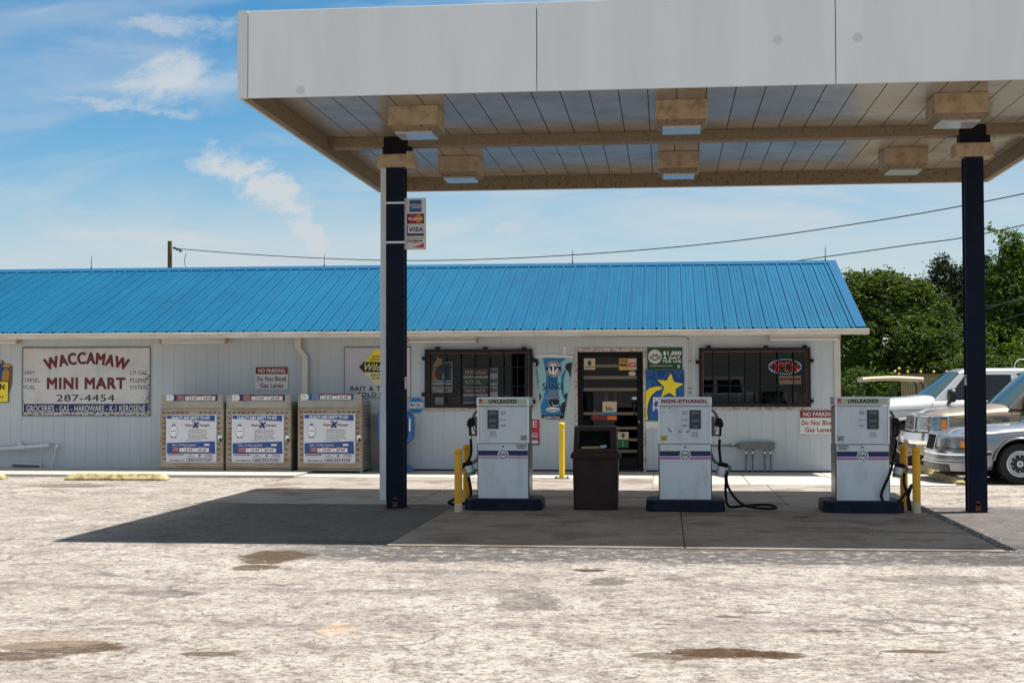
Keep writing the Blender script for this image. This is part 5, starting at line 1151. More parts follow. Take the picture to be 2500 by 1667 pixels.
    m.tube([p3(985, 565), p3(983, 600)], .017, 'alu', 10); build(m, 'nozzle', t, bevel=.008)
    m = MB()
    if octane == '90':
        m.tube([p3(983, 598), p3(975, 700), p3(985, 830), p3(992, 895)], .0165, 'rubber', 10, sub=5)
        m.tube([p3(1075, 1010), p3(1062, 1100), p3(1085, 1210, -.05), p3(1170, 1340, -.08), p3(1260, 1415, -.1), p3(1330, 1442, -.1), p3(1500, 1460, -.14), p3(1640, 1458, -.14), p3(1680, 1448, -.05), p3(1600, 1432, .05), p3(1400, 1434, .05), p3(1200, 1448, -.03), p3(1110, 1450, -.06), p3(1062, 1400, -.05), p3(1050, 1250), p3(1056, 1130), p3(1045, 1040)], .0165, 'rubber', 10, sub=6)
    elif sd_ < 0:
        m.tube([p3(983, 598), p3(975, 760), p3(1000, 860), p3(1050, 930), p3(1100, 980)], .0165, 'rubber', 10, sub=5)
        m.tube([p3(1050, 985, .02), p3(1025, 1080, .05), p3(1000, 1220, .1), p3(1010, 1350, .15), p3(1080, 1440, .1), p3(1180, 1448, .0), p3(1270, 1420, -.02), p3(1200, 1380, .1), p3(1150, 1280, .08), p3(1150, 1150, .05), p3(1110, 1010, .0)], .0165, 'rubber', 10, sub=6)
    else:
        m.tube([p3(983, 598), p3(960, 760), p3(930, 880), p3(870, 1000, -.19), p3(800, 1150, -.21), p3(755, 1280, -.21), p3(790, 1370, -.23), p3(880, 1395, -.22), p3(980, 1340, -.2), p3(1060, 1260, -.15), p3(1130, 1200, -.05), p3(1155, 1170)], .0165, 'rubber', 10, sub=6)
        m.tube([p3(1075, 1015), p3(1070, 1150), p3(1100, 1300, -.1), p3(1115, 1440, -.16), p3(1095, 1450, -.18), p3(1085, 1340, -.16), p3(1115, 1240, -.12), p3(1170, 1165, .0)], .0165, 'rubber', 10, sub=6)
    build(m, 'hose', t, recalc=False)
    m = MB(); m.tube([p3(876, 780), p3(890, 840), p3(925, 890), p3(965, 905)], .018, 'grey_metal', 10, sub=3); m.tube([p3(965, 905), p3(1080, 935)], .026, 'black', 12); m.tube([p3(1075, 935), p3(1110, 955), p3(1095, 1010)], .018, 'grey_metal', 10, sub=3); build(m, 'pipe_fitting', t)
    m = MB(); m.tube([p3(1005, 945), p3(975, 1075)], .052, 'pump_white', 18); m.tube([p3(985, 1030), p3(978, 1058)], .0535, 'green' if octane == '87' else 'offwhite', 18, cap=False); m.tube([p3(1008, 930), p3(1004, 950)], .05, 'black', 18); build(m, 'filter_can', t)
    t.location = loc; return t
YP = 17.0
pump((at('f', 567, 1345, YP)[0], YP, 0), -1, 'UNLEADED', 'header_green', (385 - 27, 750 - 27), '87', 'header_green', 'faded_pink', 'unleaded pump at the left end of the island, hose on its left side', True)
pump((at('g', 540, 1357, YP)[0], YP, 0), 1, 'NON-ETHANOL', 'offwhite', (245, 825), '90', 'yellow', 'pink', 'non-ethanol pump in the middle with red header lettering and yellow octane label', False)
pump((at(6, 547, 1275, YP)[0], YP, 0), 1, 'UNLEADED', 'header_green', (360, 735), '87', 'header_green', 'pink', 'unleaded pump at the right end of the island, hose looping on its right side', True)

# ------------------------------------------------------------------ bollards and bin
def bollard(k, xc, ybot, ytop, label, clean=False, plate=False, bare=.0):
    gx, gy = gnd(k, xc, ybot, .012); z1 = at(k, xc, ytop, gy)[1]; r = .046
    t = thing('bollard', label, 'bollard', (gx, gy, .012), 'yellow steel bollards'); mt_ = 'bollard_clean' if clean else 'bollard'
    m = MB(); m.lathe(gx, gy, [(r, .012), (r, .012 + bare)], 'bollard_bare', 22) if bare else None
    m.lathe(gx, gy, [(r, .012 + bare), (r, z1 - .06)], mt_, 22); build(m, 'pipe', t)
    m = MB(); m.lathe(gx, gy, [(r + .001, z1 - .068), (r + .004, z1 - .066), (r + .004, z1 - .012), (r - .004, z1 - .003), (r * .6, z1), (.002, z1 + .001)], mt_, 22); build(m, 'cap', t)
    if plate: m = MB(); m.box(gx - .12, gx + .12, gy - .1, gy + .1, .012, .022, 'grey_metal'); [m.lathe(gx + sx * .09, gy + sy * .07, [(.012, .022), (.012, .045), (.002, .046)], 'rust', 8) for sx in (-1, 1) for sy in (-1, 1)]; build(m, 'base_plate', t)
bollard(3, 844, 1470, 985, 'front yellow bollard left of the left pump, paint worn white at the foot', bare=.10)
bollard(3, 908, 1400, 955, 'rear yellow bollard close behind the front one, left of the left pump', bare=.05)
bollard(4, 398, 1200, 755, 'clean bright yellow bollard on a base plate before the milkshake advert', True, True)
bollard(6, 897, 1350, 815, 'rear yellow bollard right of the right pump, hose hanging before it')
bollard(6, 1004, 1400, 842, 'front yellow bollard right of the right pump, nearest the canopy post', bare=.12)
# bin
YT = 17.05; a = at(4, 483, 1455, YT); b = at(4, 845, 1455, YT); cx = (a[0] + b[0]) / 2; t = thing('litter_bin', 'dark brown square litter bin with hooded opening between the pumps', 'litter bin', (cx, YT + .27, .012))
zc = lambda v: at(4, 660, v, YT)[1]
def rsq(w_, d_, z, r_=.05, yc=YT + .27, n=5):
    pts = []
    for sx, sy, a0 in ((1, -1, -90), (1, 1, 0), (-1, 1, 90), (-1, -1, 180)):
        for i in range(n): a_ = radians(a0 + 90 * i / (n - 1)); pts.append((cx + sx * (w_ - r_) + r_ * cos(a_), yc + sy * (d_ - r_) + r_ * sin(a_), z))
    return pts
def loftr(m, rings, mt_, cap=True):
    n = len(rings[0]); vs = [v for r_ in rings for v in r_]; m.add(vs, [(i * n + k, i * n + (k + 1) % n, (i + 1) * n + (k + 1) % n, (i + 1) * n + k) for i in range(len(rings) - 1) for k in range(n)], mt_)
    if cap: m.add(rings[-1], [tuple(range(n))], mt_)
m = MB(); loftr(m, [rsq(.258, .25, .012), rsq(.262, .255, .03), rsq(.272, .26, zc(1040))], 'bin_brown')
m.box(cx - .20, cx + .20, YT + .004, YT + .012, .09, zc(1060), 'bin_brown'); build(m, 'body', t)
m = MB(); loftr(m, [rsq(.296, .285, zc(1042)), rsq(.298, .287, zc(1020)), rsq(.285, .275, zc(1000)), rsq(.268, .26, zc(990))], 'bin_brown'); build(m, 'rim', t)
m = MB(); z0, z1 = zc(990), zc(790)
# hood: front face with opening
def P4(u, v): w_ = .262 - .012 * v; return (cx + w_ * u, YT + .02 + .06 * v, z0 + (z1 - z0) * v)
o = [(-1, 0), (1, 0), (1, 1), (-1, 1)]; i_ = [(-.76, .13), (.72, .13), (.70, .84), (-.74, .84)]
vs = [P4(*p) for p in o] + [P4(*p) for p in i_]; m.add(vs, [(k, (k + 1) % 4, 4 + (k + 1) % 4, 4 + k) for k in range(4)], 'bin_brown')
bk = [(cx - .262, YT + .52, z0), (cx + .262, YT + .52, z0), (cx + .25, YT + .46, z1), (cx - .25, YT + .46, z1)]
m.add(vs[:4] + bk, [(1, 5, 6, 2), (0, 3, 7, 4), (3, 2, 6, 7), (4, 7, 6, 5)], 'bin_brown')
ir = [(v[0], YT + .30, v[2]) for v in vs[4:]]; m.add(vs[4:] + ir, [(k, (k + 1) % 4, 4 + (k + 1) % 4, 4 + k) for k in range(4)] + [(4, 5, 6, 7)], 'hole')
build(m, 'hood', t, recalc=False)
m = MB(); m.box(cx - .17, cx + .05, YT + .07, YT + .28, zc(972), zc(950), 'wood'); m.tube([(cx + .06, YT + .1, zc(955)), (cx + .13, YT + .12, zc(948))], .02, 'pvc', 8); build(m, 'rubbish', t)

# ------------------------------------------------------------------ cars (nose at local x = 0, rear towards +x, near side y < 0)
def cr(pts, t):           # piecewise smooth interpolation through (x, value) pairs
    if t <= pts[0][0]: return pts[0][1]
    for (x0, v0), (x1, v1) in zip(pts, pts[1:]):
        if t <= x1:
            u = (t - x0) / (x1 - x0); return v0 + (v1 - v0) * (u if abs(v1 - v0) > .12 else u * u * (3 - 2 * u))
    return pts[-1][1]
def car(c):
    L, Wd = c['L'], c['W'] / 2; t = thing(c['name'], c['label'], c['cat'], (0, 0, 0), c.get('group')); P = c['paint']
    nl, ne = c['nose']
    def hw(x):
        w_ = Wd
        if x < nl: w_ *= (1 - (1 - x / nl) ** ne) ** (1 / ne)
        if x > L - .4: w_ *= max(0.0, (1 - ((x - L + .4) / .4) ** 3.5)) ** (1 / 3.5)
        return max(w_, .001)
    wh = c['wheels']; ar = c['arch']
    m = MB(); NX = 150; xs = []
    for i in range(NX + 1):
        u = i / NX; xs.append(L * u)
    xs = sorted(set([0, .004, .015, .03, .06, .09, .13] + xs + [L - .1, L - .05, L - .02, L - .005])); rows = []
    for x in xs:
        w_ = hw(x); zt = cr(c['top'], x); zs = min(cr(c['shoulder'], x), zt - .02); zb = cr(c['bottom'], x)
        a = 0
        for wx in wh:
            d = abs(x - wx)
            if d < ar: a = max(a, c['wr'] + sqrt(ar * ar - d * d) * c.get('archk', 1.0) + .0)
        pr = [(0, zb), (w_ * .80, zb), (w_ * .93, zb + .02), (w_ * .965, zb + .09), (w_ * .995, zb + (zs - zb) * .45), (w_, zb + (zs - zb) * .66), (w_ * .992, zs - .05), (w_ * .975, zs - .012), (w_ * .945, zs + (zt - zs) * .25), (w_ * .87, zs + (zt - zs) * .58), (w_ * .72, zs + (zt - zs) * .82), (w_ * .45, zt - (zt - zs) * .04), (0, zt)]
        if a > 0: pr = [(yy, max(z, min(a, zs - .03))) if i_ < 6 else (yy, z) for i_, (yy, z) in enumerate(pr)]
        rows.append([(x, -yy, z) for yy, z in pr] + [(x, yy, z) for yy, z in reversed(pr[1:-1])])
    n = len(rows[0]); vs = [v for r_ in rows for v in r_]
    fs = [(i * n + k, i * n + (k + 1) % n, (i + 1) * n + (k + 1) % n, (i + 1) * n + k) for i in range(len(rows) - 1) for k in range(n)]
    fs += [tuple(range(n)), tuple(range((len(rows) - 1) * n, len(rows) * n))]
    m.add(vs, fs, P, True); body = build(m, 'body', t)
    # arch lips and dark wheel wells
    m = MB()
    for wx in wh:
        for s in (-1, 1):
            pts = []
            for i in range(19):
                a = radians(8 + 164 * i / 18); xx = wx + ar * cos(a); pts.append((xx, s * (hw(xx) + .004), c['wr'] + ar * sin(a) * c.get('archk', 1.0)))
            m.tube(pts, c.get('lip', .02), c.get('lipmat', P), 8)
    build(m, 'wheel_arch_trim', body)
    m = MB()
    for wx in wh:
        for s in (-1, 1): m.box(wx - ar * .97, wx + ar * .97, min(s * Wd * .55, s * Wd * .60), max(s * Wd * .55, s * Wd * .60), .15, c['wr'] + ar * .96, 'hole')
    build(m, 'wheel_well', body)
    # strips that wrap round the nose
    path = []; s_ = 0; prev = None; NS = 400
    for i in range(NS + 1):
        a = pi / 2 * i / NS; x = nl * (1 - cos(a) ** (2 / ne)) if i < NS else nl; w_ = Wd * sin(a) ** (2 / ne) if i > 0 else 0
        if prev: s_ += sqrt((x - prev[0]) ** 2 + (w_ - prev[1]) ** 2)
        path.append((s_, x, w_)); prev = (x, w_)
    smax = s_
    def pos(s):
        sg = -1 if s < 0 else 1; q = abs(s)
        if q >= smax: return (nl + q - smax, Wd * sg, 0.0, sg)
        for (s0, x0, w0), (s1, x1, w1) in zip(path, path[1:]):
            if q <= s1:
                u = (q - s0) / max(s1 - s0, 1e-9); dx, dw = x1 - x0, w1 - w0; l = sqrt(dx * dx + dw * dw) or 1
                return (x0 + dx * u, (w0 + dw * u) * sg, -dw / l, dx / l * sg)
        return (nl, Wd * sg, 0, sg)
    def strip(m, s0, s1, z0, z1, off, mt_, n=24, back=.05, lean=0.0, smooth=True, bulge=.0):
        fo = off if callable(off) else (lambda s: off); f0 = z0 if callable(z0) else (lambda s: z0); f1 = z1 if callable(z1) else (lambda s: z1)
        vs = []; K = 6
        for i in range(n + 1):
            s = s0 + (s1 - s0) * i / n; x, yy, nx_, ny_ = pos(s)
            zz = [f0(s), f0(s)] + [f0(s) + (f1(s) - f0(s)) * k / 3 for k in (1, 2)] + [f1(s), f1(s)]
            o0 = fo(s); oo = [-back, o0, o0 + bulge, o0 + bulge * .8, o0, -back]
            for z, o_ in zip(zz, oo): ln = lean * (z - f0(s)); vs.append((x + nx_ * (o_ - ln), yy + ny_ * (o_ - ln), z))
        fs = [(i * K + k, i * K + (k + 1) % K, (i + 1) * K + (k + 1) % K, (i + 1) * K + k) for i in range(n) for k in range(K)] + [tuple(range(K)), tuple(range(n * K, n * K + K))]
        m.add(vs, fs, mt_, False)
    for nm, lst in c['nose_parts']:
        m = MB()
        for a in lst: strip(m, *a[0], a[1], **(a[2] if len(a) > 2 else {}))
        build(m, nm, t)
    # greenhouse
    G = c['glass']; gy = G['y0'] * Wd; gt = G['y1'] * Wd
    def gp(x, z, s):      # point on the tumblehome side at height z
        u = (z - G['zb']) / (G['zt'] - G['zb']); return (x, s * (gy + (gt - gy) * u), z)
    m = MB(); fb, ft, rb, rt, zb, zt = G['fb'], G['ft'], G['rb'], G['rt'], G['zb'], G['zt']
    N_ = 8; rowb = []; rowt = []
    for i in range(N_ + 1):
        s = -1 + 2 * i / N_; bow = (1 - s * s); rowb.append((fb - G['bow'] * bow, s * gy * .985, zb - .0 + G.get('cz', 0) * bow)); rowt.append((ft - G['bow'] * .5 * bow, s * gt * .97, zt - .03 + .02 * bow))
    m.add(rowb + rowt, [(i, i + 1, N_ + 2 + i, N_ + 1 + i) for i in range(N_)], 'car_glass', True); build(m, 'windshield', t)
    m = MB(); m.add([(rb, -gy * .985, zb), (rb, gy * .985, zb), (rt, gt * .97, zt - .03), (rt, -gt * .97, zt - .03)], [(0, 1, 2, 3)], 'car_glass'); build(m, 'rear_window', t)
    for s in (-1, 1):
        for x0b, x0t, x1b, x1t in G['side']:
            m = MB(); zz0, zz1 = zb + .015, zt - .075; m.prism([gp(x0b, zz0, s), gp(x1b, zz0, s), gp(x1t, zz1, s), gp(x0t, zz1, s)], 'side_glass', (0, -s * .01, 0)); build(m, 'side_window', t)
    # shell: side panels behind the glass (dark), pillars and roof in body colour
    m = MB()
    for s in (-1, 1):
        A = [gp(fb, zb - .03, s), gp(rb, zb - .03, s), gp(rt, zt - .03, s), gp(ft, zt - .03, s)]; A = [(p[0], p[1] - s * .018, p[2]) for p in A]; m.quad(A, 'car_black')
    build(m, 'cabin_liner', t, recalc=False)
    m = MB()
    for s in (-1, 1):
        segs = [(fb - .02, ft - .02)]; sd2 = G['side']
        edges = [(fb - .03, ft - .03, sd2[0][0], sd2[0][1])] + [(a[2], a[3], b[0], b[1]) for a, b in zip(sd2, sd2[1:])] + [(sd2[-1][2], sd2[-1][3], rb + .02, rt + .02)]
        for xb0, xt0, xb1, xt1 in edges:
            q = [gp(xb0, zb - .03, s), gp(xb1, zb - .03, s), gp(xt1, zt - .05, s), gp(xt0, zt - .05, s)]; q = [(p[0], p[1] + s * .006, p[2]) for p in q]; m.prism(q, P, (0, -s * .035, 0))
        q = [gp(ft - .05, zt - .08, s), gp(rt + .04, zt - .08, s), gp(rt + .02, zt - .02, s), gp(ft, zt - .02, s)]; q = [(p[0], p[1] + s * .007, p[2]) for p in q]; m.prism(q, P, (0, -s * .04, 0))
    build(m, 'pillar', body, bevel=.008)
    m = MB(); rows = []; NXr = 14
    for i in range(NXr + 1):
        u = i / NXr; x = (ft - .05) + (rt - ft + .09) * u; e = 1 - max(0, (abs(u - .5) - .42) / .08) ** 2 * .5; z = zt - .045 + (.075) * (1 - (2 * u - 1) ** 4) ** .5 if abs(2 * u - 1) < 1 else zt - .045
        w_ = gt * (1.015 - .04 * (1 - e)); r_ = []
        for yy, dz in ((-1, -.0), (-.985, .022), (-.93, .040), (-.7, .058), (-.35, .066), (0, .068), (.35, .066), (.7, .058), (.93, .040), (.985, .022), (1, 0)): r_.append((x, yy * w_, zt - .05 + (z - (zt - .05)) * .5 + dz * e))
        rows.append(r_)
    n = len(rows[0]); vs = [v for r_ in rows for v in r_]; m.add(vs, [(i * n + k, i * n + k + 1, (i + 1) * n + k + 1, (i + 1) * n + k) for i in range(NXr) for k in range(n - 1)] + [tuple(range(n)), tuple(range(NXr * n, NXr * n + n))], P, True); build(m, 'roof', body, recalc=False)
    # seams
    m = MB()
    for pts in c['seams']:
        for s in (-1, 1): m.tube([(x, s * (hw(x) * k_ + .0015), z) for x, z, k_ in pts], .004, 'seam', 6, sub=3 if len(pts) > 2 else 0)
    build(m, 'door_seam', body)
    # mirrors
    for s in (-1, 1):
        mx, mz, mw, mh = c['mirror']; yb = s * (Wd + .10); m = MB(); rows = []
        for d, k_ in ((-.07, .55), (-.055, .85), (-.01, 1), (.05, 1), (.065, .93)):
            r_ = []
            for i in range(20):
                a = 2 * pi * i / 20; ca, sa = cos(a), sin(a); r_.append((mx + d, yb + mw / 2 * k_ * (abs(ca) ** .7) * (1 if ca > 0 else -1), mz + mh / 2 * k_ * (abs(sa) ** .7) * (1 if sa > 0 else -1)))
            rows.append(r_)
        n = 20; vs = [v for r_ in rows for v in r_]; m.add(vs, [(i * n + k, i * n + (k + 1) % n, (i + 1) * n + (k + 1) % n, (i + 1) * n + k) for i in range(4) for k in range(n)] + [tuple(range(n)), tuple(range(80, 100))], c.get('mirmat', 'car_black'), True)
        m.tube([(mx + .02, yb - s * .02, mz - mh * .35), (mx - .02, s * (Wd * .95), mz - mh * .5)], .035, 'car_black', 8); build(m, 'wing_mirror', t)
    # wheels
    for wx in wh:
        for s in (-1, 1):
            R_ = c['wr']; m = MB(); yo = s * (Wd - .02); yi = s * (Wd - .24)
            def ringy(r_, yy, n=36): return [(wx + r_ * cos(2 * pi * i / n), yy, R_ + r_ * sin(2 * pi * i / n)) for i in range(n)]
            def loft(rs, mt_, smooth=True, capit=False):
                n = 36; vs = [v for q in rs for v in q]; m.add(vs, [(i * n + k, i * n + (k + 1) % n, (i + 1) * n + (k + 1) % n, (i + 1) * n + k) for i in range(len(rs) - 1) for k in range(n)], mt_, smooth)
                if capit: m.add(rs[-1], [tuple(range(n))], mt_)
            q = R_; rim = c['rim']
            loft([ringy(rim, yi), ringy(q * .93, yi), ringy(q, yi + s * .03), ringy(q, yo - s * .03), ringy(q * .95, yo - s * .004), ringy(rim + .03, yo), ringy(rim, yo - s * .012)], 'tyre', False); ty = build(m, 'wheel', t)
            m = MB(); loft([ringy(rim + .004, yo - s * .014), ringy(rim + .004, yo - s * .004), ringy(rim - .02, yo - s * .004), ringy(rim - .03, yo - s * .02), ringy(rim - .035, yo - s * .05)], 'alu', True); loft([ringy(rim - .034, yo - s * .045), ringy(.001, yo - s * .03)], c.get('hubmat', 'car_black'), True)
            m.ring(wx, R_, rim * .72, rim * .80, yo - s * .022, 'alu', 36)
            for k in range(10):
                a = 2 * pi * (k + .5) / 10; m.tube([(wx + rim * .52 * cos(a), yo - s * .028, R_ + rim * .52 * sin(a)), (wx + rim * .80 * cos(a), yo - s * .024, R_ + rim * .80 * sin(a))], .007, 'alu', 6)
            m.disc(wx, R_, .048, .048, yo - s * .02, 'alu', 18, s * .012); m.disc(wx, R_, .022, .022, yo - s * .006, 'grey_metal', 14, s * .004); build(m, 'rim', ty)
    for nm, fn in c.get('extra', []):
        m = MB(); fn(m); build(m, nm, t)
    t.location = c['loc']; return t

B_ = lambda a, m_, kw=None: (a, m_, kw or {})
# silver sedan
def sed_wipers(m): m.tube([(1.36, -.45, .915), (1.55, -.15, .96)], .006, 'car_black', 6); m.tube([(1.34, -.50, .91), (1.40, -.42, .935)], .014, 'car_black', 6); m.tube([(1.34, .1, .925), (1.55, .45, .96)], .006, 'car_black', 6)
car(dict(name='parked_car', cat='car', label='silver sedan with low chrome bumper, nearest of the three parked vehicles', L=5.1, W=1.86, paint='paint_silver', nose=(.42, 3.0), group='cars parked beside the store',
    top=[(0, .60), (.03, .70), (.12, .745), (.5, .83), (1.0, .885), (1.45, .92), (4.0, .93), (4.9, .90), (5.05, .80), (5.1, .6)], shoulder=[(0, .58), (.05, .66), (.2, .72), (.6, .765), (1.3, .81), (3, .85), (4.8, .84), (5.1, .58)], bottom=[(0, .30), (.3, .24), (.6, .2), (4.5, .2), (5.1, .32)],
    wheels=(1.12, 3.98), arch=.385, wr=.31, rim=.195, lip=.016,
    nose_parts=[('bumper', [B_((-1.17, 1.17, .435, .50, .06), 'chrome', dict(n=60, back=.04, bulge=.01)), B_((-1.17, 1.17, .33, .434, .058), 'paint_silver', dict(n=60, bulge=.012))]),
                ('lower_valance', [B_((-1.17, 1.17, .20, .33, .045), 'paint_silver', dict(n=60, lean=-.25)), B_((-.85, .85, .19, .30, .055), 'car_black', dict(n=30, lean=-.2))]),
                ('grille', [B_((-.30, .30, .505, .735, .035), 'grille_dark', dict(n=20, lean=.25)), B_((-.33, -.30, .50, .745, .045), 'chrome', dict(n=3, lean=.25)), B_((.30, .33, .50, .745, .045), 'chrome', dict(n=3, lean=.25)), B_((-.33, .33, .73, .75, .0), 'chrome', dict(n=20))] + [B_((-.28 + .056 * i, -.272 + .056 * i, .51, .73, .040), 'car_black', dict(n=1, lean=.25)) for i in range(11)]),
                ('headlight', [B_((-1.14, -.355, .53, lambda s: .705 - .03 * abs(s), .009), 'car_black', dict(n=24, lean=.2)), B_((-.985, -.37, .545, lambda s: .69 - .02 * abs(s), .014), 'headlamp', dict(n=24, lean=.2)), B_((-1.125, -.99, .55, lambda s: .668 - (abs(s) - .99) * .5, .016), 'amber', dict(n=10, lean=.2))]),
                ('headlight', [B_((.355, 1.14, .53, lambda s: .705 - .03 * abs(s), .009), 'car_black', dict(n=24, lean=.2)), B_((.37, .985, .545, lambda s: .69 - .02 * abs(s), .014), 'headlamp', dict(n=24, lean=.2)), B_((.99, 1.125, .55, lambda s: .668 - (abs(s) - .99) * .5, .016), 'amber', dict(n=10, lean=.2))]),
                ('body_moulding', [B_((-1.44, -1.18, .44, .485, .014), 'car_black', dict(n=8)), B_((1.18, 1.44, .44, .485, .014), 'car_black', dict(n=8)), B_((-1.44, -1.18, .485, .50, .016), 'chrome', dict(n=8)), B_((1.18, 1.44, .485, .50, .016), 'chrome', dict(n=8))])],
    glass=dict(fb=1.50, ft=2.15, rb=4.1, rt=3.75, zb=.88, zt=1.36, y0=.92, y1=.70, bow=.14, cz=.04, side=[(1.72, 2.25, 2.65, 2.65), (2.72, 2.72, 3.75, 3.55)]),
    seams=[[(.28, .76, .9), (.6, .79, .97), (1.0, .81, .97), (1.4, .835, .97)], [(1.62, .24, .98), (1.62, .8, 1.0)], [(2.7, .24, .98), (2.7, .84, 1.0)]], mirror=(1.95, .97, .2, .12), mirmat='paint_silver', loc=(4.16, 22.95, 0), extra=[('wiper', sed_wipers)]))
# gold SUV
def suv_extra(m): m.text('EXPEDITION', 1.16, 1.42, .925, .952, -.990, 'navy', .02); m.rect(1.30, 1.41, .893, .912, -.990, 'navy')
def suv_wip(m): m.tube([(1.28, -.5, 1.20), (1.53, -.1, 1.27)], .007, 'car_black', 6); m.tube([(1.28, .2, 1.21), (1.53, .6, 1.26)], .007, 'car_black', 6)
car(dict(name='parked_suv', cat='suv', label='tan gold SUV with big chrome grille between the silver sedan and white truck', L=5.1, W=1.97, paint='paint_gold', nose=(.45, 3.2), group='cars parked beside the store',
    top=[(0, .80), (.03, .95), (.12, 1.02), (.4, 1.085), (.9, 1.14), (1.35, 1.185), (1.5, 1.19), (4.9, 1.15), (5.05, 1.05), (5.1, .8)], shoulder=[(0, .78), (.05, .90), (.15, .95), (.6, .985), (1.4, 1.03), (4.8, 1.06), (5.1, .8)], bottom=[(0, .44), (.3, .36), (.6, .30), (4.6, .30), (5.1, .42)],
    wheels=(1.0, 4.1), arch=.43, wr=.36, rim=.22, lip=.028,
    nose_parts=[('bumper', [B_((-1.24, 1.24, .50, .69, lambda s: .15 - .11 * (abs(s) / 1.24) ** 2), 'chrome', dict(n=50, bulge=.02)), B_((-.6, .6, .42, .50, .09), 'car_black', dict(n=20))]),
                ('lower_valance', [B_((-1.25, 1.25, .32, .50, .05), 'paint_gold', dict(n=40, lean=-.2))]),
                ('grille', [B_((-.42, .42, .73, .97, .03), 'grille_dark', dict(n=20, lean=.12)), B_((-.46, .46, .965, .995, .045), 'chrome', dict(n=20)), B_((-.46, .46, .71, .735, .055), 'chrome', dict(n=20)), B_((-1.24, -.42, .700, .712, .035), 'car_black', dict(n=16)), B_((.42, 1.24, .700, .712, .035), 'car_black', dict(n=16)), B_((-.47, -.42, .72, .98, .05), 'chrome', dict(n=3, lean=.1)), B_((.42, .47, .72, .98, .05), 'chrome', dict(n=3, lean=.1)), B_((-.10, .10, .81, .89, .045), 'chrome', dict(n=6)), B_((-.07, .07, .825, .875, .05), 'navy', dict(n=6))] + [B_((-.42, .42, .765 + .045 * i, .769 + .045 * i, .034 - .004 * i), 'grey_metal', dict(n=16)) for i in range(4)]),
                ('headlight_surround', [B_((-1.235, -.47, .715, .975, .018), 'chrome', dict(n=20, lean=.12)), B_((.47, 1.235, .715, .975, .018), 'chrome', dict(n=20, lean=.12))]),
                ('headlight', [B_((-1.215, -.53, .742, .952, .024), 'car_black', dict(n=16, lean=.12)), B_((-1.10, -.54, .75, .94, .03), 'headlamp', dict(n=16, lean=.12)), B_((-1.205, -1.105, .75, .925, .031), 'amber', dict(n=6, lean=.12))]),
                ('headlight', [B_((.53, 1.215, .742, .952, .024), 'car_black', dict(n=16, lean=.12)), B_((.54, 1.10, .75, .94, .03), 'headlamp', dict(n=16, lean=.12)), B_((1.105, 1.205, .75, .925, .031), 'amber', dict(n=6, lean=.12))])],
    glass=dict(fb=1.44, ft=2.0, rb=4.95, rt=4.75, zb=1.12, zt=1.72, y0=.95, y1=.80, bow=.16, cz=.05, side=[(1.72, 2.14, 2.75, 2.72), (2.85, 2.82, 3.7, 3.66), (3.8, 3.76, 4.75, 4.62)]),
    seams=[[(.30, .955, .98), (.7, .99, .985), (1.1, 1.02, .985), (1.4, 1.04, .985)], [(1.46, .35, .98), (1.46, 1.09, .98)], [(1.48, 1.0, 1.0), (4.6, 1.0, 1.0)], [(2.8, .35, .98), (2.8, 1.08, .98)]], mirror=(1.68, 1.20, .26, .22), loc=(4.25, 25.33, 0), extra=[('badge', suv_extra), ('wiper', suv_wip)]))
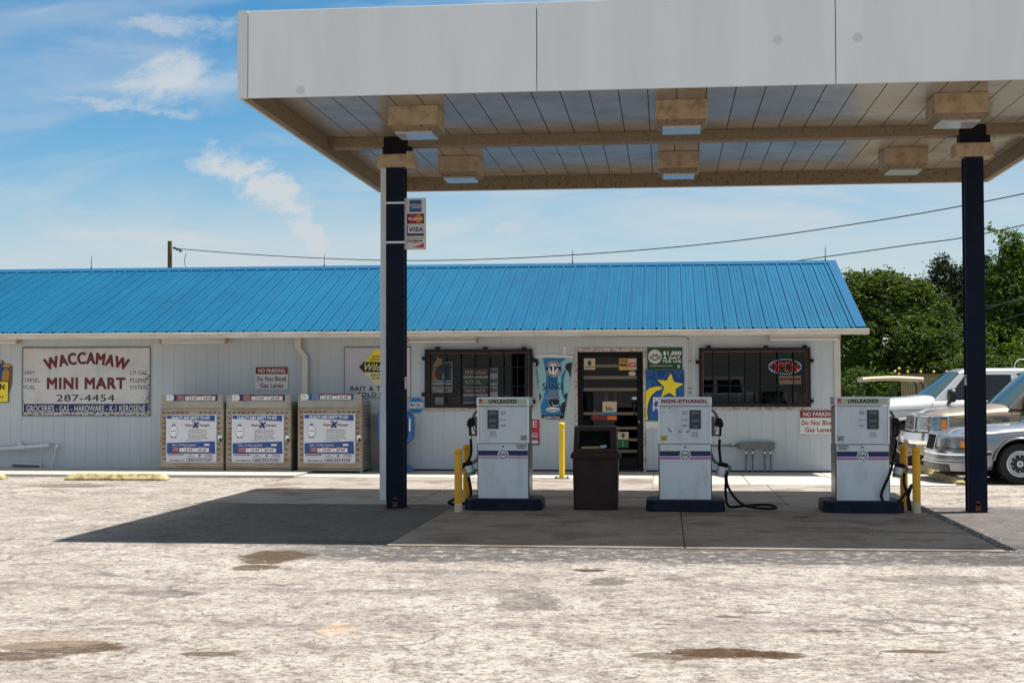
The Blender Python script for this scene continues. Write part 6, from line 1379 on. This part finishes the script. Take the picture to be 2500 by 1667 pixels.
# white truck
def trk_extra(m): m.tube([(3.2, .2, 1.78), (3.3, .2, 1.98), (3.75, .15, 1.92), (4.1, .1, 1.80)], .008, 'offwhite', 6, sub=4)
def trk_fin(m): m.prism([(2.35, -.02, 1.765), (2.5, -.02, 1.765), (2.5, -.02, 1.79), (2.45, -.02, 1.81)], 'car_black', (0, .04, 0))
def trk_box(m):
    m.box(4.05, 6.0, -.96, -.90, .60, 1.24, 'paint_white'); m.box(4.05, 6.0, .90, .96, .60, 1.24, 'paint_white'); m.box(5.94, 6.0, -.90, .90, .60, 1.24, 'paint_white'); m.box(4.05, 5.94, -.9, .9, .60, .64, 'paint_white')
truck = car(dict(name='parked_truck', cat='truck', label='white truck with black mirrors, farthest back of the three parked vehicles', L=5.6, W=2.0, paint='paint_white', nose=(.34, 3.6), group='cars parked beside the store',
    top=[(0, .85), (.03, 1.08), (.12, 1.15), (.5, 1.22), (1.0, 1.27), (1.5, 1.315), (1.7, 1.32), (4.0, 1.26), (5.5, 1.24), (5.6, .85)], shoulder=[(0, .8), (.05, 1.02), (.3, 1.09), (1.0, 1.13), (1.5, 1.15), (4.0, 1.20), (5.5, 1.20), (5.6, .82)], bottom=[(0, .5), (.3, .44), (.6, .40), (5.0, .40), (5.6, .5)],
    wheels=(.98, 4.4), arch=.47, wr=.40, rim=.22, lip=.03,
    nose_parts=[('bumper', [B_((-1.22, 1.22, .52, .72, .09), 'chrome', dict(n=50, bulge=.02))]), ('grille', [B_((-.5, .5, .80, 1.08, .03), 'grille_dark', dict(n=20, lean=.1)), B_((-.54, .54, 1.07, 1.10, .045), 'chrome', dict(n=20)), B_((-.54, .54, .77, .80, .045), 'chrome', dict(n=20))]),
                ('headlight', [B_((-1.08, -.58, .83, 1.05, .02), 'headlamp', dict(n=16, lean=.1)), B_((-1.2, -1.08, .83, 1.03, .021), 'amber', dict(n=5, lean=.1))]), ('headlight', [B_((.58, 1.08, .83, 1.05, .02), 'headlamp', dict(n=16, lean=.1)), B_((1.08, 1.2, .83, 1.03, .021), 'amber', dict(n=5, lean=.1))])],
    glass=dict(fb=1.50, ft=2.02, rb=4.15, rt=4.02, zb=1.22, zt=1.76, y0=.93, y1=.78, bow=.18, cz=.08, side=[(1.70, 2.11, 2.92, 2.90), (3.08, 3.06, 3.95, 3.85)]),
    seams=[[(1.45, .5, .99), (1.45, 1.18, .985)], [(3.0, .5, .99), (3.0, 1.18, .985)], [(.3, 1.0, 1.0), (1.3, 1.04, 1.0)]], mirror=(1.77, 1.30, .26, .25), loc=(3.48, 28.1, 0), extra=[('roof_antenna', trk_extra), ('roof_fin', trk_fin)]))
# golf cart
YGc = 32.0; a = at(6, 522, 268, YGc); b = at(6, 1030, 262, YGc); gx0, gx1, gz = a[0], b[0], a[1]
t = thing('golf_cart', 'golf cart with faded tan roof behind the right pump', 'golf cart', ((gx0 + gx1) / 2, YGc, 0))
m = MB(); n = 8; rows = []
for i in range(n + 1):
    u = i / n; x = gx0 + (gx1 - gx0) * u; z = gz + .02 + .03 * sin(pi * u); rows.append([(x, YGc - .5, z - .07), (x, YGc - .52, z - .01), (x, YGc - .4, z + .03), (x, YGc + .4, z + .03), (x, YGc + .52, z - .01), (x, YGc + .5, z - .07)])
q = 6; m.add([v for r_ in rows for v in r_], [(i * q + k, i * q + (k + 1) % q, (i + 1) * q + (k + 1) % q, (i + 1) * q + k) for i in range(n) for k in range(q)] + [tuple(range(q)), tuple(range(n * q, n * q + q))], 'cart_roof'); build(m, 'roof', t)
for x, zt_ in ((gx0 + .02, 0), (gx0 + .68, 0)):
    for s in (-.42, .42): m = MB(); m.tube([(x, YGc + s, gz - .03), (x - .03 if x < gx0 + .1 else x, YGc + s, .55)], .014, 'car_black', 8); build(m, 'roof_post', t)
for s in (-.42, .42): m = MB(); m.tube([(gx1 - .12, YGc + s, gz), (gx1 - .02, YGc + s, gz - .1), (gx1, YGc + s, gz - .3), (gx1 + .0, YGc + s, .6)], .02, 'car_black', 8, sub=3); build(m, 'roof_post', t)
m = MB(); m.prism([(gx0 - .35, YGc - .55, .3), (gx1 + .35, YGc - .55, .3), (gx1 + .35, YGc - .55, .7), (gx0 + .95, YGc - .55, .75), (gx0 + .9, YGc - .55, .4), (gx0 + .2, YGc - .55, .4), (gx0, YGc - .55, .85), (gx0 - .3, YGc - .55, .7)], 'cart_roof', (0, 1.1, 0)); build(m, 'body', t, bevel=.03)
m = MB(); m.box(gx0 + .85, gx0 + 1.25, YGc - .5, YGc + .5, .75, .86, 'offwhite'); m.box(gx0 + 1.2, gx0 + 1.3, YGc - .5, YGc + .5, .86, 1.2, 'offwhite'); build(m, 'seat', t, bevel=.03)
for x in (gx0 - .05, gx1 + .05):
    for s in (-.5, .5): m = MB(); m.tube([(x, YGc + s - .09, .22), (x, YGc + s + .09, .22)], .22, 'tyre', 20); build(m, 'wheel', t)
# arrow sign trailer
YA = 36.0; t = thing('arrow_sign', 'portable tan letter board with yellow bulbs along its black arrow top', 'sign board', (at('m', 560, 400, YA)[0], YA, 0)); k = 'm'
a = at(k, 255, 160, YA); b = at(k, 1100, 620, YA); m = MB(); m.box(a[0], b[0], YA, YA + .12, .45, a[1], 'board_tan')
n = 30
for i in range(n): x = a[0] + (b[0] - a[0]) * (i + .5) / n; m.box(x - .005, x + .005, YA - .012, YA - .001, .5, a[1] - .02, 'pole_wood')
for i in range(5): z = a[1] - .12 - .26 * i; m.box(a[0], b[0], YA - .022, YA - .0125, z - .012, z + .012, 'board_tan')
build(m, 'letter_board', t)
m = MB(); m.B(k, 245, 112, 870, 156, YA - .06, .16, 'black'); a2 = at(k, 245, 112, YA); m.P(k, [(245, 165), (245, 90), (222, 78), (150, 132), (222, 175)], YA - .06, 'black', .1); build(m, 'arrow_top', t)
for x, y in ((172, 130), (222, 96), (218, 160), (325, 135), (481, 135), (636, 135), (790, 135)):
    q = at(k, x, y, YA - .1); m = MB(); m.lathe(0, 0, [(.012, -.06), (.03, -.035), (.034, -.01), (.026, .018), (.012, .034), (.001, .036)], 'lamp_yellow', 12); m.xf(lambda v, q=q: Vector((q[0] + v.x, YA - .1 - v.z, q[1] + v.y))); build(m, 'bulb', t)
m = MB(); m.box(a[0] + .1, a[0] + .18, YA + .02, YA + .1, 0, .45, 'car_black'); m.box(b[0] - .4, b[0] - .32, YA + .02, YA + .1, 0, .45, 'car_black'); build(m, 'leg', t)

# ------------------------------------------------------------------ utility pole, wires, roof rods
YU = 45.0; a = at('d', 386, 554, YU); b = at('d', 394, 616, YU); t = thing('utility_pole', 'wooden utility pole standing behind the blue roof on the left', 'utility pole', ((a[0] + b[0]) / 2, YU, 0))
cxp = (at('d', 385.5, 560, YU)[0] + at('d', 394.5, 560, YU)[0]) / 2; m = MB(); m.tube([(cxp + .03, YU, 0), (cxp, YU, a[1])], [.085, .07], 'pole_wood', 14); build(m, 'pole', t)
m = MB()
for dx, dz in ((.16, -.23), (.26, -.27), (.36, -.32)): m.tube([(cxp + dx - .03, YU, a[1] + dz), (cxp + dx + .03, YU, a[1] + dz)], .045, 'ceramic', 10)
m.tube([(cxp + .1, YU, a[1] - .22), (cxp + .45, YU, a[1] - .34)], .012, 'wire', 6); build(m, 'insulator', t)
m = MB(); m.tube([(cxp + .55, YU, a[1] - .4), (cxp + .5, YU, a[1] - .7), (cxp + .58, YU, a[1] - 1.0), (cxp + .48, YU, a[1] - 1.4)], .012, 'grey_metal', 6, sub=3); m.tube([(cxp - .05, YU, a[1] - .9), (cxp - .3, YU, a[1] - 1.5)], .02, 'grey_metal', 6); build(m, 'ground_wire', t)
def wire(k, pts, label, r=.012):
    n = len(pts); W3 = []
    for x, y, Y in pts: q = at(k, x, y, Y); W3.append((q[0], Y, q[1]))
    m = MB(); m.tube(W3, r, 'wire', 6, sub=8); solo(m, 'overhead_wire', label, 'wire', W3[0], 'overhead wires')
wire('d', [(403, 571, 45), (600, 586, 44), (860, 597.5, 42), (1100, 596, 40), (1400, 580, 38), (1700, 552, 36), (2000, 509, 34), (2220, 471, 32.5), (2420, 430, 31), (2900, 320, 27), (3600, 130, 22)], 'main wire sagging from the utility pole across the sky to the upper right', .013)
wire('d', [(1780, 606, 36), (1960, 581, 34), (2100, 561, 33), (2224, 544, 32), (2420, 502, 30), (2900, 395, 26), (3600, 220, 21)], 'shorter wire rising from behind the roof ridge to the right edge', .012)
wire('k', [(860, 785, 44), (1000, 740, 43), (1130, 700, 42)], 'pale wire crossing the dark pine left of the post, highest there', .012)
wire('k', [(890, 898, 43), (1130, 825, 41), (1480, 805, 38), (2600, 505, 30), (4000, 5, 24)], 'second wire crossing the dark pine beside the post', .012)
wire('k', [(1030, 915, 42), (1130, 897, 41), (1310, 850, 39), (1660, 745, 36), (2600, 445, 30), (4000, -55, 24)], 'wire crossing behind the post in front of the bright tree', .012)
wire('k', [(1060, 1038, 42), (1130, 1020, 41), (1315, 985, 39), (1660, 890, 36), (2600, 590, 30), (4000, 90, 24)], 'lowest wire crossing in front of the bright tree', .012)
for px, y0, lb in ((210, 588, 'thin roof rod on the ridge left of the utility pole'), (745, 584, 'thin roof rod on the ridge left of the canopy post'), (1315, 574, 'thin roof rod on the ridge above the milkshake advert'), (1895.5, 566, 'thin roof rod near the right end of the ridge')):
    q = at('d', px, y0, RY); m = MB(); m.tube([(q[0], RY, RZ + .02), (q[0], RY, q[1])], [.009, .005], 'wire', 6); m.tube([(q[0], RY, RZ + .03), (q[0], RY, RZ + .055)], .016, 'wire', 6); solo(m, 'roof_rod', lb, 'roof rod', (q[0], RY, RZ + .02), 'lightning rods on the roof ridge')

# ------------------------------------------------------------------ trees
def leaf(mb_v, mb_f, p, s, d, rr, fold=.25):
    a = Vector((rr.gauss(0, 1), rr.gauss(0, 1), rr.gauss(0, .6))).normalized()
    b = a.cross(Vector((rr.gauss(0, 1), rr.gauss(0, 1), rr.gauss(0, 1)))).normalized(); n = a.cross(b); k = len(mb_v)
    mb_v += [p - a * s, p + b * s * .45 + n * s * fold, p + a * s, p - b * s * .45 + n * s * fold]
    mb_f += [(k, k + 1, k + 2), (k, k + 2, k + 3)]
def tree(name, label, cat, x, y, trunk_h, blobs, ls, dens, lm, seed, group='trees behind the parking area', pine=False, top_sprigs=()):
    rr = random.Random(seed); t = thing(name, label, cat, (x, y, 0), group)
    zmax = max(b[2] + b[5] for b in blobs)
    m = MB(); m.tube([(x, y, 0), (x + .05, y, trunk_h * .5), (x - .05, y + .05, trunk_h), (x, y, zmax * .8)], [.17, .14, .10, .03], 'bark', 10, sub=3)
    for b in blobs: m.tube([(x, y, trunk_h * rr.uniform(.7, 1.1)), ((x + b[0]) / 2, (y + b[1]) / 2, (trunk_h + b[2]) / 2 + .1), (b[0], b[1], b[2])], [.06, .045, .02], 'bark', 6, sub=2)
    for s in top_sprigs: m.tube([(s[0] + (x - s[0]) * .4, y, s[2] - 1.8), (s[0], s[1], s[2])], [.03, .008], 'bark', 5)
    build(m, 'trunk', t)
    vs = []; fs = []
    for bx_, by_, bz_, rx, ry, rz in blobs:
        nc = max(6, int(dens * (rx * ry + ry * rz + rx * rz) * 1.0))
        for _ in range(nc):
            d = Vector((rr.gauss(0, 1), rr.gauss(0, 1), rr.gauss(0, 1))).normalized(); q = rr.uniform(.55, 1.03) ** .6
            c = Vector((bx_ + d.x * rx * q, by_ + d.y * ry * q, bz_ + d.z * rz * q)); cr_ = rr.uniform(.12, .30)
            if c.z < .15: continue
            for _ in range(rr.randint(16, 26)):
                g3 = Vector((rr.gauss(0, .5), rr.gauss(0, .5), rr.gauss(0, .33))) * cr_ * 1.3
                leaf(vs, fs, c + g3, ls * rr.uniform(.6, 1.25), d, rr)
    for sx, sy, sz in top_sprigs:
        for i in range(16):
            u = i / 15; c = Vector((sx + (x - sx) * .4 * (1 - u) + rr.gauss(0, .10), sy + rr.gauss(0, .1), sz - 1.7 * (1 - u)))
            for _ in range(14): leaf(vs, fs, c + Vector((rr.gauss(0, .09), rr.gauss(0, .09), rr.gauss(0, .07))), ls * rr.uniform(.7, 1.2), None, rr)
    m = MB(); m.add(vs, fs, lm); build(m, 'crown', t, recalc=False); return t
def px2(x, y, Y): q = at('d', x, y, Y); return q
def blobs_from(lst, Y):       # (px, py, rx_px, rz_px, dy)
    out = []
    for px, py, rx, rz, dy in lst:
        q = px2(px, py, Y + dy); s = (Y + dy) * 1.0629 / FPX; out.append((q[0], Y + dy, q[1], rx * s, rx * s * .9, rz * s))
    return out
tree('maple_tree', 'rounded mid green tree directly right of the blue roof', 'tree', 7.2, 45, 1.4, blobs_from([(2030, 700, 85, 70, 0), (1975, 730, 60, 80, .6), (2110, 740, 70, 80, .3), (2060, 800, 110, 90, -.6), (2145, 830, 55, 75, -.3), (1960, 830, 60, 80, .2), (2020, 660, 55, 32, .2), (1965, 668, 38, 38, .4), (2100, 690, 45, 45, 0), (2160, 790, 42, 50, 0), (2050, 870, 90, 60, .2)], 45), .085, 62, 'leaf_a', 1)
tree('young_tree', 'bright green tree with a loose sprouting top at the right edge', 'tree', 13.0, 49, 1.6, blobs_from([(2310, 700, 55, 80, 0), (2350, 760, 70, 90, .4), (2285, 660, 35, 50, .2), (2320, 620, 30, 50, 0), (2300, 820, 70, 80, -.5), (2345, 850, 70, 60, -.3), (2395, 700, 60, 90, .5), (2250, 800, 50, 70, .6), (2330, 560, 14, 30, 0)], 49), .085, 62, 'leaf_b', 2, top_sprigs=[(px2(2288, 525, 49)[0], 49, px2(2288, 525, 49)[1]), (px2(2312, 528, 49)[0], 49.2, px2(2312, 528, 49)[1]), (px2(2338, 545, 49)[0], 48.8, px2(2338, 545, 49)[1]), (px2(2300, 560, 49)[0], 48.9, px2(2300, 560, 49)[1])])
tree('pine_tree', 'dark pine with ragged pointed top behind the rounded tree', 'tree', 11.2, 55, 2.5, blobs_from([(2170, 650, 35, 40, 0), (2163, 610, 16, 22, 0), (2150, 700, 60, 60, 0), (2200, 690, 45, 60, .3), (2190, 770, 70, 70, 0), (2215, 650, 25, 35, 0), (2140, 760, 60, 70, 0), (2200, 850, 80, 60, 0)], 55), .075, 75, 'leaf_pine', 3)
tree('pine_tree', 'dark pine showing just right of the right canopy post', 'tree', 13.2, 58, 2.5, blobs_from([(2245, 640, 35, 50, 0), (2235, 610, 18, 22, 0), (2262, 612, 18, 24, 0), (2250, 720, 55, 80, 0), (2240, 820, 70, 80, 0)], 58), .075, 75, 'leaf_pine', 4)
tree('pine_tree', 'dark pine at the right edge behind the bright green tree', 'tree', 16.0, 60, 2.5, blobs_from([(2345, 620, 30, 50, 0), (2360, 690, 55, 80, 0), (2370, 800, 80, 90, 0), (2390, 630, 40, 60, 0)], 60), .08, 70, 'leaf_pine', 5)
tree('bush', 'low leafy bush under the rounded tree beyond the golf cart', 'bush', 6.6, 41, .5, blobs_from([(1975, 890, 55, 40, 0), (2030, 900, 60, 40, 0), (2090, 895, 50, 40, 0)], 41), .075, 60, 'leaf_a', 6, 'bushes behind the parking area')
tree('bush', 'leafy bush behind the white truck, right of the canopy post', 'bush', 11.6, 43, .5, blobs_from([(2260, 860, 60, 60, 0), (2330, 870, 70, 50, 0), (2190, 880, 60, 50, .5), (2400, 860, 60, 60, 0)], 43), .08, 60, 'leaf_a', 8, 'bushes behind the parking area')
tree('hedge_tree', 'dark evergreen mass closing the gap low behind the trees', 'tree', 10.5, 62, 1.5, blobs_from([(1960, 880, 70, 60, 0), (2060, 870, 90, 70, 0), (2180, 880, 100, 70, 0), (2300, 870, 100, 80, 0), (2420, 870, 90, 80, 0)], 62), .12, 40, 'leaf_pine', 9)
gm = MB()
for i in range(2600):
    q = gr_.random()
    if q < .45: px_, py_ = gr_.uniform(-7, 5), gr_.uniform(5.5, 13.1)
    elif q < .6: px_, py_ = 3.05 + gr_.gauss(.05, .06), gr_.uniform(13.2, 17.7)
    elif q < .75: px_, py_ = gr_.uniform(-9, 2.6), 24.55 - abs(gr_.gauss(0, .12))
    elif q < .9: px_, py_ = gr_.uniform(-11, -6), gr_.uniform(13, 22.6)
    else: px_, py_ = gr_.uniform(-2.5, 2.9), gr_.uniform(13.3, 17.5)
    z0_ = .013 if py_ > 22.8 or (-2.6 < px_ < 3.03 and py_ > 13.17) else 0.0
    r0_ = gr_.uniform(.004, .011) * (1.4 if q < .05 else 1); k_ = gr_.randint(4, 6); a0_ = gr_.random() * 6
    gm.add([(px_ + r0_ * gr_.uniform(.7, 1.3) * cos(a0_ + 6.283 * j / k_), py_ + r0_ * gr_.uniform(.7, 1.3) * sin(a0_ + 6.283 * j / k_), z0_) for j in range(k_)] + [(px_, py_, z0_ + r0_ * .8)], [(j, (j + 1) % k_, k_) for j in range(k_)], ('stone_dark', 'stone_pale', 'stone_dark')[i % 3])
tag(build_one(gm, 'loose_gravel'), 'loose gravel and grit scattered over the lot', None, kind='stuff')
tw = MB(); tw.tube([(1.42, 16.3, .016), (1.50, 16.27, .02), (1.60, 16.31, .018)], [.004, .005, .003], 'bark', 6); tw.tube([(1.50, 16.27, .02), (1.54, 16.2, .018)], .003, 'bark', 6); solo(tw, 'twig', 'small dark forked twig lying on the concrete before the right pump', 'twig', (1.5, 16.27, .015))
# white pickup across the forecourt, seen only in the shop window
c2 = copy_tree(truck); c2.location = (-1.2, -3.2, 0)
tag(c2, 'white truck standing out in front, seen mirrored in the right window', 'truck')
if 'group' in c2: del c2['group']
